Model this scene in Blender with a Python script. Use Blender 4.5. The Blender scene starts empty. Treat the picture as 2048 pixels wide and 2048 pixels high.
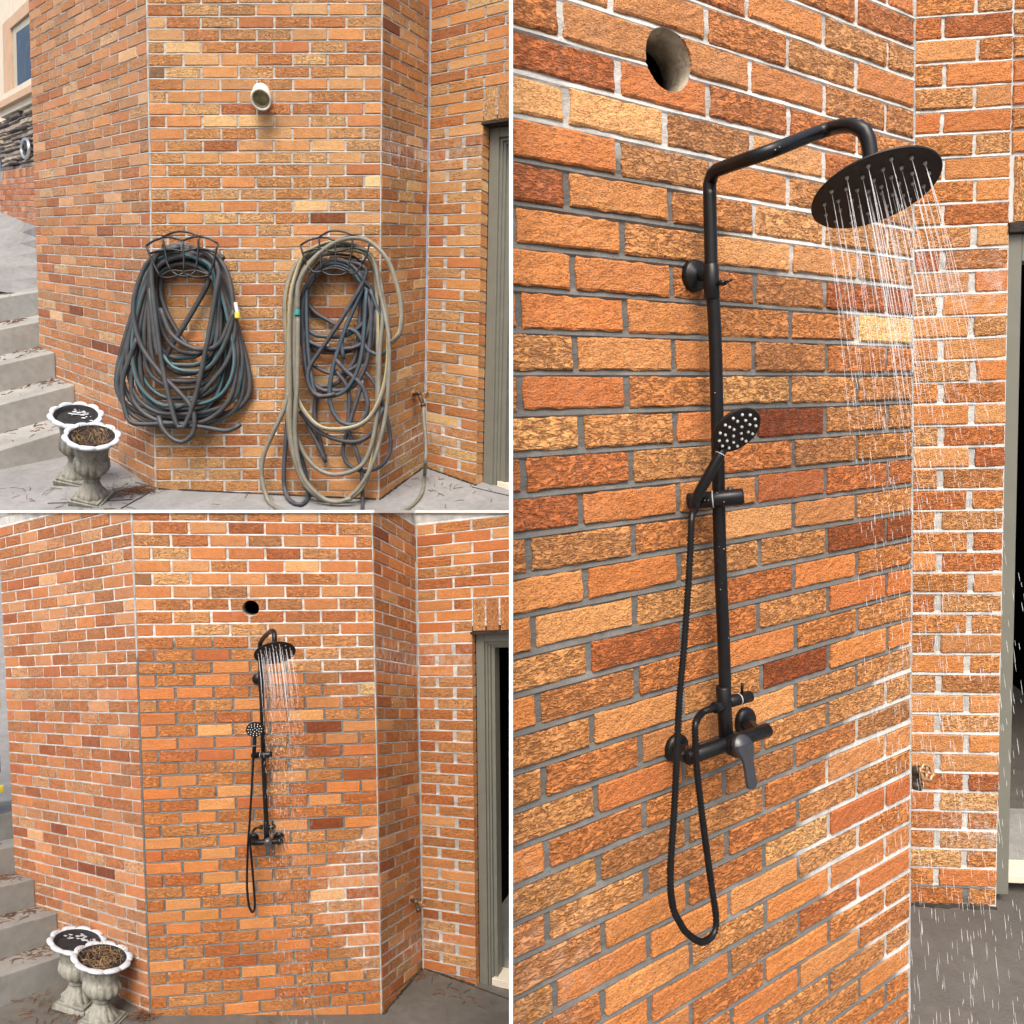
import bpy, bmesh, math, random
from mathutils import Vector, Matrix
from mathutils import noise as mnoise

# ------------------------------------------------------------ camera, sky, sun, exposure
scene = bpy.context.scene
COL = scene.collection
EYE = 3.0                                   # camera height in metres
cam_data = bpy.data.cameras.new("camera")
cam_data.sensor_width = 36.0
cam_data.lens = 36.0 * 1400.0 / 2048.0
cam_data.clip_start = 0.05
cam_data.clip_end = 400.0
camera = bpy.data.objects.new("camera", cam_data)
camera.location = (0.0, 0.0, EYE)
camera.rotation_euler = (math.radians(90), 0.0, 0.0)
COL.objects.link(camera)
scene.camera = camera

SUN_ELEV, SUN_AZ = 50.0, 180.0              # azimuth measured from +Y towards +X
world = bpy.data.worlds.new("World")
scene.world = world
world.use_nodes = True
wn = world.node_tree.nodes
sky = wn.new("ShaderNodeTexSky")
sky.sky_type = 'NISHITA'
sky.sun_disc = False
sky.sun_elevation = math.radians(SUN_ELEV)
sky.sun_rotation = math.radians(SUN_AZ)
sky.air_density = 1.0
sky.dust_density = 6.0
sky.ozone_density = 1.0
wn["Background"].inputs["Strength"].default_value = 0.15
world.node_tree.links.new(sky.outputs["Color"], wn["Background"].inputs["Color"])

sun_data = bpy.data.lights.new("sun", 'SUN')
sun_data.energy = 1.5
sun_data.angle = math.radians(30)
sun_data.color = (1.0, 0.95, 0.88)
sun = bpy.data.objects.new("sun", sun_data)
_e, _a = math.radians(SUN_ELEV), math.radians(SUN_AZ)
to_sun = Vector((math.sin(_a) * math.cos(_e), math.cos(_a) * math.cos(_e), math.sin(_e)))
sun.rotation_euler = to_sun.to_track_quat('Z', 'Y').to_euler()
sun.location = (-3, -4, 9)
COL.objects.link(sun)

scene.view_settings.view_transform = 'Standard'
scene.view_settings.look = 'None'
scene.view_settings.exposure = 0.76
scene.view_settings.gamma = 1.0
scene.view_settings.use_curve_mapping = False

# ------------------------------------------------------------ measured tables (metres)
FAC = {"UL": {"AB": {"O": [-2.98377, 5.77692, 5.27499], "U": [-0.742991, 0.621472, 0.248469], "V": [-0.022426, 0.079582, -0.996576], "N": [-0.649912, -0.758619, -0.045955], "m": 0.39743, "h": 0.09585, "L": 2.9609}, "BC": {"O": [-2.98377, 5.77692, 5.27499], "U": [0.999993, -0.000111, 0.00387], "V": [-0.022426, 0.079582, -0.996576], "N": [0.000198, -0.996826, -0.079607], "m": 0.29295, "h": 0.09585, "L": 1.9042}, "CD": {"O": [-1.07963, 5.77671, 5.28235], "U": [0.320932, 0.882459, 0.343902], "V": [-0.022426, 0.079582, -0.996576], "N": [0.944502, -0.325096, -0.047215], "m": 0.30689, "h": 0.09585, "L": 0.8838}, "DE": {"O": [-0.79598, 6.55665, 5.58631], "U": [0.785325, -0.579593, -0.21757], "V": [-0.022426, 0.079582, -0.996576], "N": [-0.602019, -0.796909, -0.05009], "m": 0.44038, "h": 0.09585, "L": 0.6606}, "BG": {"O": [-5.82957, 8.6, 7.44743], "U": [-0.66793, 0.67958, 0.303384], "V": [-0.022426, 0.079582, -0.996576], "N": [-0.721298, -0.691526, -0.038991], "m": 0.3, "h": 0.0958, "L": 2.0}}, "LL": {"AB": {"O": [-2.05754, 3.87064, 1.67731], "U": [-0.850979, 0.508567, -0.131125], "V": [0.008454, 0.05394, -0.998508], "N": [-0.506557, -0.86071, -0.050785], "m": 0.2015, "h": 0.071, "L": 1.5012}, "BC": {"O": [-2.05754, 3.87064, 1.67731], "U": [0.989631, 0.143009, -0.013405], "V": [0.008454, 0.05394, -0.998508], "N": [0.142134, -0.98847, -0.052194], "m": 0.19842, "h": 0.071, "L": 1.2897}, "CD": {"O": [-0.7812, 4.05508, 1.66002], "U": [0.277374, 0.921493, -0.271872], "V": [0.008454, 0.05394, -0.998508], "N": [0.956914, -0.290272, -0.007578], "m": 0.20764, "h": 0.071, "L": 0.598}, "DE": {"O": [-0.61533, 4.60614, 1.49744], "U": [0.905082, -0.412927, 0.101578], "V": [0.008454, 0.05394, -0.998508], "N": [-0.4096, -0.910744, -0.052667], "m": 0.271, "h": 0.071, "L": 0.4065}}, "R": {"BC": {"O": [1.03968, 1.81037, 3.14258], "U": [-0.864073, -0.494038, -0.096464], "V": [0.054275, 0.10445, -0.993048], "N": [0.50068, -0.863304, -0.063438], "m": 0.23417, "h": 0.071, "L": 1.3}, "DE": {"O": [1.63079, 2.315, 3.21964], "U": [-0.99578, 0.091122, -0.010875], "V": [0.054275, 0.10445, -0.993048], "N": [-0.089403, -0.990011, -0.109017], "m": 0.2, "h": 0.071, "L": 1.0}}}
FLOOR = {"UL": [[-1.8098, 6.2913, 3.2893], [0.0442, -0.4029, 0.9142]], "LL": [[-1.1985, 4.2826, 0.0449], [0.0812, 0.1253, 0.9888]], "R": [[1.3909, 2.332, 1.5474], [-0.0333, -0.248, 0.9682]]}
HOSE = {"left": [[[-2.6952, 5.7289, 5.1863], [-2.826, 5.7318, 5.1495], [-2.9421, 5.7395, 5.0522], [-3.1276, 5.7776, 4.6381], [-3.2871, 5.8153, 4.1658], [-3.2348, 5.8345, 3.9247], [-3.0399, 5.8446, 3.7997], [-2.777, 5.8465, 3.7762], [-2.4816, 5.845, 3.7955], [-2.2546, 5.8368, 3.8984], [-2.178, 5.821, 4.0969], [-2.3029, 5.7805, 4.6041], [-2.4533, 5.7396, 5.0523], [-2.5673, 5.7318, 5.1495]], [[-2.69, 5.7177, 5.1752], [-2.8205, 5.7206, 5.1384], [-2.9363, 5.7284, 5.0413], [-3.1067, 5.7629, 4.5958], [-3.254, 5.803, 4.0935], [-3.2024, 5.8216, 3.8602], [-3.0111, 5.8313, 3.7392], [-2.7531, 5.8332, 3.7165], [-2.4888, 5.8309, 3.7455], [-2.284, 5.8187, 3.8997], [-2.2119, 5.795, 4.1966], [-2.316, 5.759, 4.6467], [-2.4485, 5.7285, 5.0414], [-2.5623, 5.7207, 5.1384]], [[-2.6849, 5.7068, 5.1607], [-2.8151, 5.7098, 5.124], [-2.9307, 5.7175, 5.0271], [-3.0822, 5.7416, 4.6366], [-3.2133, 5.777, 4.1929], [-3.1639, 5.7972, 3.9397], [-2.977, 5.8078, 3.8083], [-2.7246, 5.8098, 3.7836], [-2.4875, 5.8075, 3.8135], [-2.3032, 5.7948, 3.9724], [-2.2372, 5.7704, 4.2784], [-2.325, 5.7384, 4.6788], [-2.4439, 5.7176, 5.0272], [-2.5574, 5.7098, 5.1241]], [[-2.6798, 5.6961, 5.1447], [-2.8098, 5.699, 5.108], [-2.9252, 5.7067, 5.0113], [-3.0493, 5.7204, 4.6761], [-3.1557, 5.7511, 4.2914], [-3.1173, 5.7744, 4.0004], [-2.9618, 5.7865, 3.8492], [-2.7495, 5.7888, 3.8208], [-2.5051, 5.7874, 3.8389], [-2.3167, 5.7797, 3.9352], [-2.2525, 5.7649, 4.121], [-2.3291, 5.7273, 4.592], [-2.4393, 5.7068, 5.0113], [-2.5526, 5.699, 5.1081]], [[-2.6746, 5.6851, 5.132], [-2.8044, 5.688, 5.0954], [-2.9196, 5.6957, 4.9988], [-3.0358, 5.7111, 4.566], [-3.1376, 5.7497, 4.0834], [-3.0916, 5.7666, 3.8715], [-2.9213, 5.7754, 3.7616], [-2.6918, 5.7771, 3.7409], [-2.482, 5.7742, 3.7781], [-2.3172, 5.7584, 3.9756], [-2.2553, 5.7281, 4.3552], [-2.3268, 5.7005, 4.7003], [-2.4345, 5.6957, 4.9989], [-2.5476, 5.688, 5.0954]], [[-2.6696, 5.6744, 5.1143], [-2.7991, 5.6773, 5.0778], [-2.9141, 5.685, 4.9814], [-3.0082, 5.6833, 4.6884], [-3.0903, 5.7102, 4.351], [-3.0574, 5.7337, 4.057], [-2.9194, 5.7459, 3.9043], [-2.7303, 5.7483, 3.8756], [-2.5046, 5.7464, 3.8992], [-2.3297, 5.7364, 4.0247], [-2.2682, 5.7171, 4.2666], [-2.3297, 5.6868, 4.6466], [-2.43, 5.6851, 4.9814], [-2.5429, 5.6774, 5.0778]], [[-2.6646, 5.6637, 5.0984], [-2.7938, 5.6666, 5.0619], [-2.9086, 5.6742, 4.9657], [-3.0493, 5.7774, 4.6407], [-3.1267, 5.8098, 4.2347], [-3.0886, 5.829, 3.994], [-2.9403, 5.839, 3.8692], [-2.7392, 5.8409, 3.8458], [-2.5402, 5.8381, 3.8817], [-2.3838, 5.8229, 4.0729], [-2.3247, 5.7935, 4.4404], [-2.3766, 5.7694, 4.7426], [-2.4254, 5.6743, 4.9657], [-2.5381, 5.6666, 5.062]], [[-2.6594, 5.6526, 5.0858], [-2.7884, 5.6555, 5.0494], [-2.9029, 5.6632, 4.9533], [-3.02, 5.7547, 4.6992], [-3.0765, 5.7811, 4.3677], [-3.0456, 5.8019, 4.1074], [-2.9184, 5.8127, 3.9724], [-2.7444, 5.8148, 3.947], [-2.5511, 5.8128, 3.9724], [-2.4004, 5.8021, 4.1075], [-2.3458, 5.7813, 4.3678], [-2.3836, 5.7548, 4.6992], [-2.4207, 5.6633, 4.9534], [-2.5331, 5.6556, 5.0494]], [[-2.6542, 5.6417, 5.0716], [-2.783, 5.6446, 5.0353], [-2.8973, 5.6523, 4.9394], [-3.0037, 5.7401, 4.6551], [-3.0526, 5.7689, 4.2954], [-3.0299, 5.7933, 3.9896], [-2.9237, 5.806, 3.8307], [-2.7764, 5.8084, 3.8009], [-2.5787, 5.8061, 3.8307], [-2.424, 5.7934, 3.9896], [-2.3669, 5.769, 4.2954], [-2.3905, 5.7403, 4.6552], [-2.416, 5.6523, 4.9394], [-2.5282, 5.6447, 5.0353]], [[-2.6986, 5.7361, 5.0959], [-2.8295, 5.739, 5.0589], [-2.9458, 5.7468, 4.9614], [-2.979, 5.7175, 4.7123], [-3.0115, 5.7403, 4.4272], [-2.9837, 5.7605, 4.1742], [-2.867, 5.771, 4.043], [-2.7073, 5.773, 4.0184], [-2.5501, 5.7711, 4.043], [-2.4269, 5.7606, 4.1743], [-2.3811, 5.7404, 4.4272], [-2.394, 5.7176, 4.7123], [-2.4564, 5.7469, 4.9615], [-2.5705, 5.7391, 5.059]], [[-2.6936, 5.7255, 5.0782], [-2.8243, 5.7284, 5.0413], [-2.9403, 5.7361, 4.944], [-2.9515, 5.6978, 4.7338], [-2.965, 5.7172, 4.4902], [-2.9425, 5.7377, 4.2333], [-2.8428, 5.7484, 4.1], [-2.7054, 5.7504, 4.0749], [-2.553, 5.7483, 4.102], [-2.4331, 5.7368, 4.2462], [-2.3876, 5.7146, 4.524], [-2.3937, 5.6965, 4.7506], [-2.4519, 5.7362, 4.944], [-2.5657, 5.7284, 5.0414]], [[-2.6886, 5.7148, 5.0606], [-2.8191, 5.7178, 5.0238], [-2.9349, 5.7255, 4.9266], [-2.9249, 5.6793, 4.7384], [-2.9202, 5.6968, 4.5192], [-2.8986, 5.7131, 4.3157], [-2.808, 5.7215, 4.2102], [-2.6839, 5.7231, 4.1904], [-2.5436, 5.7213, 4.2133], [-2.4335, 5.7116, 4.335], [-2.3922, 5.6929, 4.5696], [-2.3926, 5.6774, 4.7635], [-2.4473, 5.7256, 4.9266], [-2.561, 5.7178, 5.0238]], [[-2.6836, 5.7042, 5.043], [-2.8138, 5.7071, 5.0063], [-2.9294, 5.7148, 4.9093], [-2.9598, 5.7639, 4.8094], [-2.9439, 5.7771, 4.6449], [-2.928, 5.8014, 4.3401], [-2.8447, 5.8141, 4.1818], [-2.7277, 5.8165, 4.1521], [-2.5912, 5.8145, 4.1777], [-2.4834, 5.8036, 4.3141], [-2.4421, 5.7826, 4.5769], [-2.4363, 5.7667, 4.7756], [-2.4428, 5.7149, 4.9093], [-2.5562, 5.7072, 5.0063]], [[-2.6785, 5.6933, 5.0288], [-2.8084, 5.6962, 4.9922], [-2.9238, 5.7039, 4.8953], [-2.9416, 5.7454, 4.8157], [-2.9162, 5.7567, 4.6738], [-2.9022, 5.7765, 4.4263], [-2.8313, 5.7868, 4.2978], [-2.7321, 5.7887, 4.2737], [-2.5937, 5.7869, 4.2968], [-2.4849, 5.7771, 4.4198], [-2.4439, 5.7582, 4.6569], [-2.4336, 5.7462, 4.8073], [-2.4381, 5.704, 4.8953], [-2.5513, 5.6963, 4.9922]], [[-2.6734, 5.6824, 5.0147], [-2.8031, 5.6853, 4.9781], [-2.9182, 5.693, 4.8814], [-2.9278, 5.7268, 4.8219], [-2.8973, 5.7364, 4.7024], [-2.8674, 5.7555, 4.4632], [-2.7471, 5.7654, 4.3392], [-2.5832, 5.7673, 4.3159], [-2.5129, 5.7655, 4.3392], [-2.456, 5.7556, 4.4633], [-2.4312, 5.7365, 4.7024], [-2.4238, 5.7269, 4.822], [-2.4334, 5.6931, 4.8814], [-2.5464, 5.6853, 4.9781]]], "leftfree": [[[-2.6617, 5.6039, 5.1184], [-2.8148, 5.6065, 5.0856], [-2.8914, 5.6176, 4.9461], [-2.8771, 5.646, 4.5906], [-2.8343, 5.6794, 4.1728], [-2.7632, 5.7091, 3.8009], [-2.7245, 5.7179, 3.6903], [-2.6777, 5.7173, 3.6988], [-2.5878, 5.701, 3.9027], [-2.489, 5.6714, 4.2735], [-2.3777, 5.6302, 4.7895], [-2.3558, 5.6184, 4.9379], [-2.4274, 5.6079, 5.0693], [-2.5774, 5.6039, 5.1184]], [[-2.695, 5.7283, 5.1309], [-2.8397, 5.7316, 5.0891], [-2.8881, 5.7524, 4.8283], [-2.8435, 5.7673, 4.6421], [-2.7461, 5.7816, 4.4635], [-2.68, 5.7891, 4.3696], [-2.6477, 5.7946, 4.3012]], [[-2.5947, 5.7164, 5.0921], [-2.4766, 5.7217, 5.0252], [-2.4905, 5.7338, 4.8742], [-2.61, 5.7499, 4.6718], [-2.7478, 5.7668, 4.4598], [-2.8215, 5.7757, 4.3491], [-2.8878, 5.7866, 4.2123]], [[-2.72, 5.6198, 5.1075], [-2.9094, 5.6263, 5.0253], [-3.0294, 5.6448, 4.7941], [-3.0608, 5.662, 4.5781], [-3.0059, 5.6807, 4.344], [-2.8605, 5.6975, 4.1336], [-2.6958, 5.7118, 3.956], [-2.617, 5.7199, 3.8541], [-2.5972, 5.7295, 3.7348], [-2.6217, 5.7376, 3.6323], [-2.7102, 5.7424, 3.5723], [-2.8036, 5.739, 3.6151], [-2.8693, 5.7321, 3.7007], [-2.8917, 5.7253, 3.786]], [[-2.5132, 5.6491, 5.1185], [-2.3794, 5.6544, 5.0524], [-2.2853, 5.6743, 4.8035], [-2.2506, 5.6943, 4.5528], [-2.3021, 5.7158, 4.2835], [-2.4288, 5.7306, 4.0971], [-2.6074, 5.7442, 3.9268], [-2.7835, 5.751, 3.8414]], [[-2.8425, 5.6616, 4.6461], [-2.7651, 5.6777, 4.4458], [-2.6322, 5.6857, 4.3452], [-2.5133, 5.6878, 4.32], [-2.3747, 5.6838, 4.3704], [-2.2468, 5.6631, 4.6295]], [[-2.8426, 5.696, 4.279], [-2.7608, 5.7041, 4.1778], [-2.6247, 5.7068, 4.1441], [-2.469, 5.7041, 4.1779], [-2.3433, 5.6907, 4.3463], [-2.2578, 5.6693, 4.6142], [-2.2907, 5.6454, 4.9132], [-2.3871, 5.6322, 5.0783]], [[-3.0478, 5.695, 4.4159], [-3.1827, 5.722, 4.0782], [-3.176, 5.741, 3.8399], [-3.1287, 5.7492, 3.7373], [-2.991, 5.7506, 3.7202], [-2.783, 5.75, 3.7288], [-2.5247, 5.7527, 3.6945], [-2.3351, 5.7548, 3.6688], [-2.2296, 5.7508, 3.7202]]], "dark": [[[-1.4479, 5.7339, 5.0633], [-1.5804, 5.7377, 5.0164], [-1.671, 5.7475, 4.8925], [-1.7154, 5.7642, 4.8098], [-1.7234, 5.7762, 4.6591], [-1.6993, 5.7933, 4.4445], [-1.6093, 5.8022, 4.3332], [-1.4878, 5.8039, 4.3123], [-1.3432, 5.8022, 4.3345], [-1.2317, 5.7928, 4.4528], [-1.1934, 5.7746, 4.6807], [-1.1955, 5.7634, 4.8206], [-1.2318, 5.7476, 4.8925], [-1.3174, 5.7377, 5.0164]], [[-1.4452, 5.7231, 5.0484], [-1.5774, 5.7268, 5.0016], [-1.6678, 5.7367, 4.8779], [-1.7201, 5.7501, 4.734], [-1.7383, 5.7669, 4.5243], [-1.7099, 5.7853, 4.2934], [-1.605, 5.7949, 4.1737], [-1.4638, 5.7967, 4.1512], [-1.3027, 5.7945, 4.1803], [-1.1782, 5.7821, 4.3347], [-1.1351, 5.7584, 4.632], [-1.1645, 5.746, 4.7877], [-1.2295, 5.7367, 4.878], [-1.3149, 5.7268, 5.0016]], [[-1.4425, 5.7122, 5.0336], [-1.5744, 5.7159, 4.9869], [-1.6646, 5.7258, 4.8634], [-1.7068, 5.7353, 4.6693], [-1.7174, 5.7558, 4.4114], [-1.6943, 5.7762, 4.1564], [-1.605, 5.7868, 4.0241], [-1.4839, 5.7888, 3.9992], [-1.3285, 5.7861, 4.0333], [-1.2078, 5.7717, 4.2142], [-1.1652, 5.7439, 4.5621], [-1.1775, 5.7294, 4.7442], [-1.2271, 5.7259, 4.8635], [-1.3124, 5.716, 4.9869]], [[-1.4398, 5.7015, 5.0167], [-1.5715, 5.7052, 4.9701], [-1.6615, 5.7151, 4.8468], [-1.6801, 5.7187, 4.6252], [-1.6692, 5.7413, 4.342], [-1.659, 5.7608, 4.0982], [-1.6116, 5.7709, 3.9717], [-1.546, 5.7728, 3.948], [-1.3797, 5.7691, 3.9952], [-1.2497, 5.7491, 4.2462], [-1.2021, 5.7106, 4.7276], [-1.194, 5.7035, 4.817], [-1.2248, 5.7151, 4.8469], [-1.3099, 5.7053, 4.9701]], [[-1.4371, 5.6908, 4.9999], [-1.5685, 5.6945, 4.9533], [-1.6584, 5.7043, 4.8303], [-1.7138, 5.7772, 4.6462], [-1.7191, 5.7987, 4.3776], [-1.7107, 5.8154, 4.168], [-1.671, 5.8241, 4.0594], [-1.6158, 5.8257, 4.039], [-1.4313, 5.8224, 4.0818], [-1.2878, 5.8042, 4.3091], [-1.2365, 5.7694, 4.7454], [-1.2174, 5.7627, 4.8292], [-1.2225, 5.7044, 4.8303], [-1.3075, 5.6946, 4.9534]], [[-1.4336, 5.6771, 5.0211], [-1.5648, 5.6808, 4.9747], [-1.6544, 5.6906, 4.852], [-1.6992, 5.7463, 4.7823], [-1.6961, 5.7583, 4.632], [-1.6804, 5.7679, 4.5118], [-1.6232, 5.7729, 4.4495], [-1.5463, 5.7738, 4.4379], [-1.3639, 5.7722, 4.4586], [-1.2237, 5.7634, 4.5692], [-1.1766, 5.7464, 4.7823], [-1.1853, 5.7404, 4.8572], [-1.2196, 5.6907, 4.852], [-1.3043, 5.6808, 4.9747]], [[-1.4301, 5.6634, 5.0422], [-1.561, 5.6671, 4.9959], [-1.6504, 5.6768, 4.8735], [-1.7069, 5.7283, 4.757], [-1.7182, 5.7438, 4.5621], [-1.6813, 5.7545, 4.4286], [-1.5558, 5.76, 4.3596], [-1.3888, 5.7611, 4.3466], [-1.2673, 5.7592, 4.37], [-1.1733, 5.7493, 4.4942], [-1.1405, 5.7302, 4.7335], [-1.165, 5.7215, 4.8424], [-1.2166, 5.6769, 4.8736], [-1.3012, 5.6671, 4.9959]]], "darkfree": [[[-1.4307, 5.6657, 5.0387], [-1.215, 5.6691, 4.9966], [-1.1906, 5.6767, 4.9017], [-1.3743, 5.7012, 4.594], [-1.5541, 5.7217, 4.3374], [-1.6674, 5.7354, 4.1653], [-1.6597, 5.7466, 4.0249], [-1.5845, 5.7527, 3.9491], [-1.4522, 5.751, 3.9707]], [[-1.263, 5.6903, 4.9823], [-1.2108, 5.7004, 4.8552], [-1.3588, 5.7277, 4.5139], [-1.4753, 5.7552, 4.1694], [-1.5027, 5.776, 3.9088], [-1.4176, 5.7891, 3.7449], [-1.2631, 5.7903, 3.7296], [-1.1901, 5.7795, 3.8652], [-1.2356, 5.7656, 4.0393], [-1.3656, 5.756, 4.1585], [-1.4516, 5.7483, 4.2558]], [[-1.7487, 5.7721, 3.831], [-1.6154, 5.7843, 3.678], [-1.4402, 5.7909, 3.5969], [-1.2745, 5.7919, 3.5838], [-1.1515, 5.7853, 3.6671], [-1.0602, 5.7696, 3.8637]], [[-1.7347, 5.7992, 3.8681], [-1.6896, 5.8115, 3.7145], [-1.6153, 5.8238, 3.5603], [-1.5494, 5.8355, 3.4142]], [[-1.6232, 5.8284, 4.0061], [-1.6495, 5.8424, 3.8299], [-1.6301, 5.853, 3.6973], [-1.5687, 5.8743, 3.4305]], [[-1.4608, 5.7848, 4.1754], [-1.3535, 5.7987, 4.001], [-1.3704, 5.8233, 3.6937], [-1.4067, 5.8356, 3.5391], [-1.3867, 5.8453, 3.4172], [-1.2541, 5.8516, 3.3394], [-1.0969, 5.8481, 3.3839], [-1.0146, 5.8374, 3.517], [-1.0252, 5.8216, 3.7157], [-1.0674, 5.8093, 3.8696], [-1.1527, 5.7918, 4.0883], [-1.2398, 5.7848, 4.1754]], [[-1.226, 5.772, 4.0846], [-1.3308, 5.7964, 3.7791], [-1.355, 5.8051, 3.6694], [-1.2809, 5.821, 3.471], [-1.2506, 5.8352, 3.2938], [-1.2495, 5.8512, 3.0934], [-1.1905, 5.5649, 2.9613]], [[-1.8585, 5.819, 3.8711], [-1.8797, 5.8366, 3.6507], [-1.9095, 5.8597, 3.3622], [-1.9052, 5.8739, 3.1836], [-1.8248, 5.7827, 3.0879], [-1.7278, 5.7319, 3.0609], [-1.7135, 5.8784, 3.1276], [-1.7275, 5.865, 3.2953], [-1.7776, 5.8455, 3.54]], [[-1.159, 5.7136, 4.8158], [-1.0749, 5.7307, 4.6023], [-1.0066, 5.741, 4.4736], [-1.0194, 5.7513, 4.3444], [-1.1016, 5.7558, 4.2882], [-1.178, 5.753, 4.3228], [-1.2742, 5.7409, 4.4735], [-1.3616, 5.7392, 4.495], [-1.3961, 5.7461, 4.409], [-1.3881, 5.7581, 4.258]], [[-1.7133, 5.7791, 4.7483], [-1.6163, 5.7877, 4.6403], [-1.4633, 5.7947, 4.5538], [-1.4416, 5.7964, 4.5321]]], "beige": [[[-1.4433, 5.7157, 5.1659], [-1.6629, 5.7199, 5.1128], [-1.7975, 5.7309, 4.9746], [-1.8457, 5.7105, 4.7276], [-1.8578, 5.7413, 4.342], [-1.8591, 5.7724, 3.9523], [-1.842, 5.8021, 3.5803], [-1.7605, 5.826, 3.2822], [-1.5861, 5.8393, 3.1156], [-1.408, 5.8408, 3.0977], [-1.2499, 5.8323, 3.2045], [-1.1566, 5.8111, 3.4702], [-1.1106, 5.7795, 3.8652], [-1.0925, 5.7311, 4.471], [-1.1154, 5.7362, 4.9106], [-1.204, 5.72, 5.1129]], [[-1.3935, 5.6905, 5.1672], [-1.6235, 5.6964, 5.0933], [-1.7468, 5.7082, 4.945], [-1.7785, 5.6911, 4.6565], [-1.7995, 5.7373, 4.078], [-1.7878, 5.7703, 3.6653], [-1.6834, 5.7904, 3.4133], [-1.4866, 5.7993, 3.3031], [-1.286, 5.794, 3.3692], [-1.155, 5.7809, 3.5341], [-1.1124, 5.7547, 3.8614], [-1.0729, 5.7203, 4.2934], [-1.0458, 5.6913, 4.6565], [-1.1031, 5.7066, 4.9662], [-1.2201, 5.6931, 5.1356]], [[-1.3665, 5.6687, 5.1264], [-1.5956, 5.6746, 5.0527], [-1.7235, 5.6889, 4.8732], [-1.7524, 5.67, 4.607], [-1.7678, 5.7057, 4.1593], [-1.7392, 5.7264, 3.901], [-1.6032, 5.7406, 3.7233], [-1.4287, 5.7448, 3.6712], [-1.2302, 5.7403, 3.7277], [-1.1138, 5.7282, 3.8794], [-1.0229, 5.7093, 4.1164], [-1.0006, 5.682, 4.4584], [-1.0637, 5.6941, 4.8096], [-1.1509, 5.6738, 5.0633]], [[-1.4027, 5.6402, 5.1696], [-1.6306, 5.6457, 5.1005], [-1.7535, 5.6594, 4.9283], [-1.7955, 5.6421, 4.6422], [-1.8101, 5.6879, 4.0688], [-1.7921, 5.7275, 3.5729], [-1.6952, 5.7554, 3.2238], [-1.4783, 5.7668, 3.0811], [-1.2786, 5.7607, 3.158], [-1.1424, 5.7398, 3.4206], [-1.0275, 5.7104, 3.7893], [-1.0005, 5.6812, 4.1543], [-1.0009, 5.6591, 4.4309], [-1.0638, 5.6713, 4.7807], [-1.1457, 5.6478, 5.0754]]], "beigefree": [[[-1.7271, 5.6299, 4.6064], [-1.7086, 5.6115, 4.837], [-1.5952, 5.5974, 5.0141], [-1.4431, 5.5878, 5.1345], [-1.3034, 5.5839, 5.1842], [-1.1543, 5.5852, 5.1677], [-1.0068, 5.5958, 5.0349], [-0.9241, 5.6125, 4.8266], [-0.8881, 5.6292, 4.6169], [-0.9076, 5.6436, 4.4378], [-0.9689, 5.6488, 4.3722]], [[-1.7266, 5.6423, 4.5776], [-1.7434, 5.683, 4.0678], [-1.7714, 5.7173, 3.6374], [-1.7246, 5.7434, 3.3111], [-1.5859, 5.7574, 3.1359], [-1.455, 5.7618, 3.081], [-1.3223, 5.7592, 3.114]], [[-1.8327, 5.7591, 3.9941], [-1.8713, 5.7695, 3.8636], [-1.9693, 5.7851, 3.6671], [-2.0588, 5.8009, 3.4694], [-2.0794, 5.815, 3.2928], [-2.0089, 5.7721, 3.0922], [-1.8752, 5.6353, 3.0254], [-1.7622, 5.5506, 2.9826]]]}
HOSECAP = [[-1.7266, 5.6282, 4.6274], [-1.7278, 5.6321, 4.579]]
HOSEFIT = [[-2.2326, 5.6531, 4.6913], [-2.2215, 5.6595, 4.6115], [-2.2196, 5.6632, 4.5648]]
HOSEFIT2 = [[-2.3785, 5.6725, 5.0761], [-2.3403, 5.6749, 5.0462]]
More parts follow.
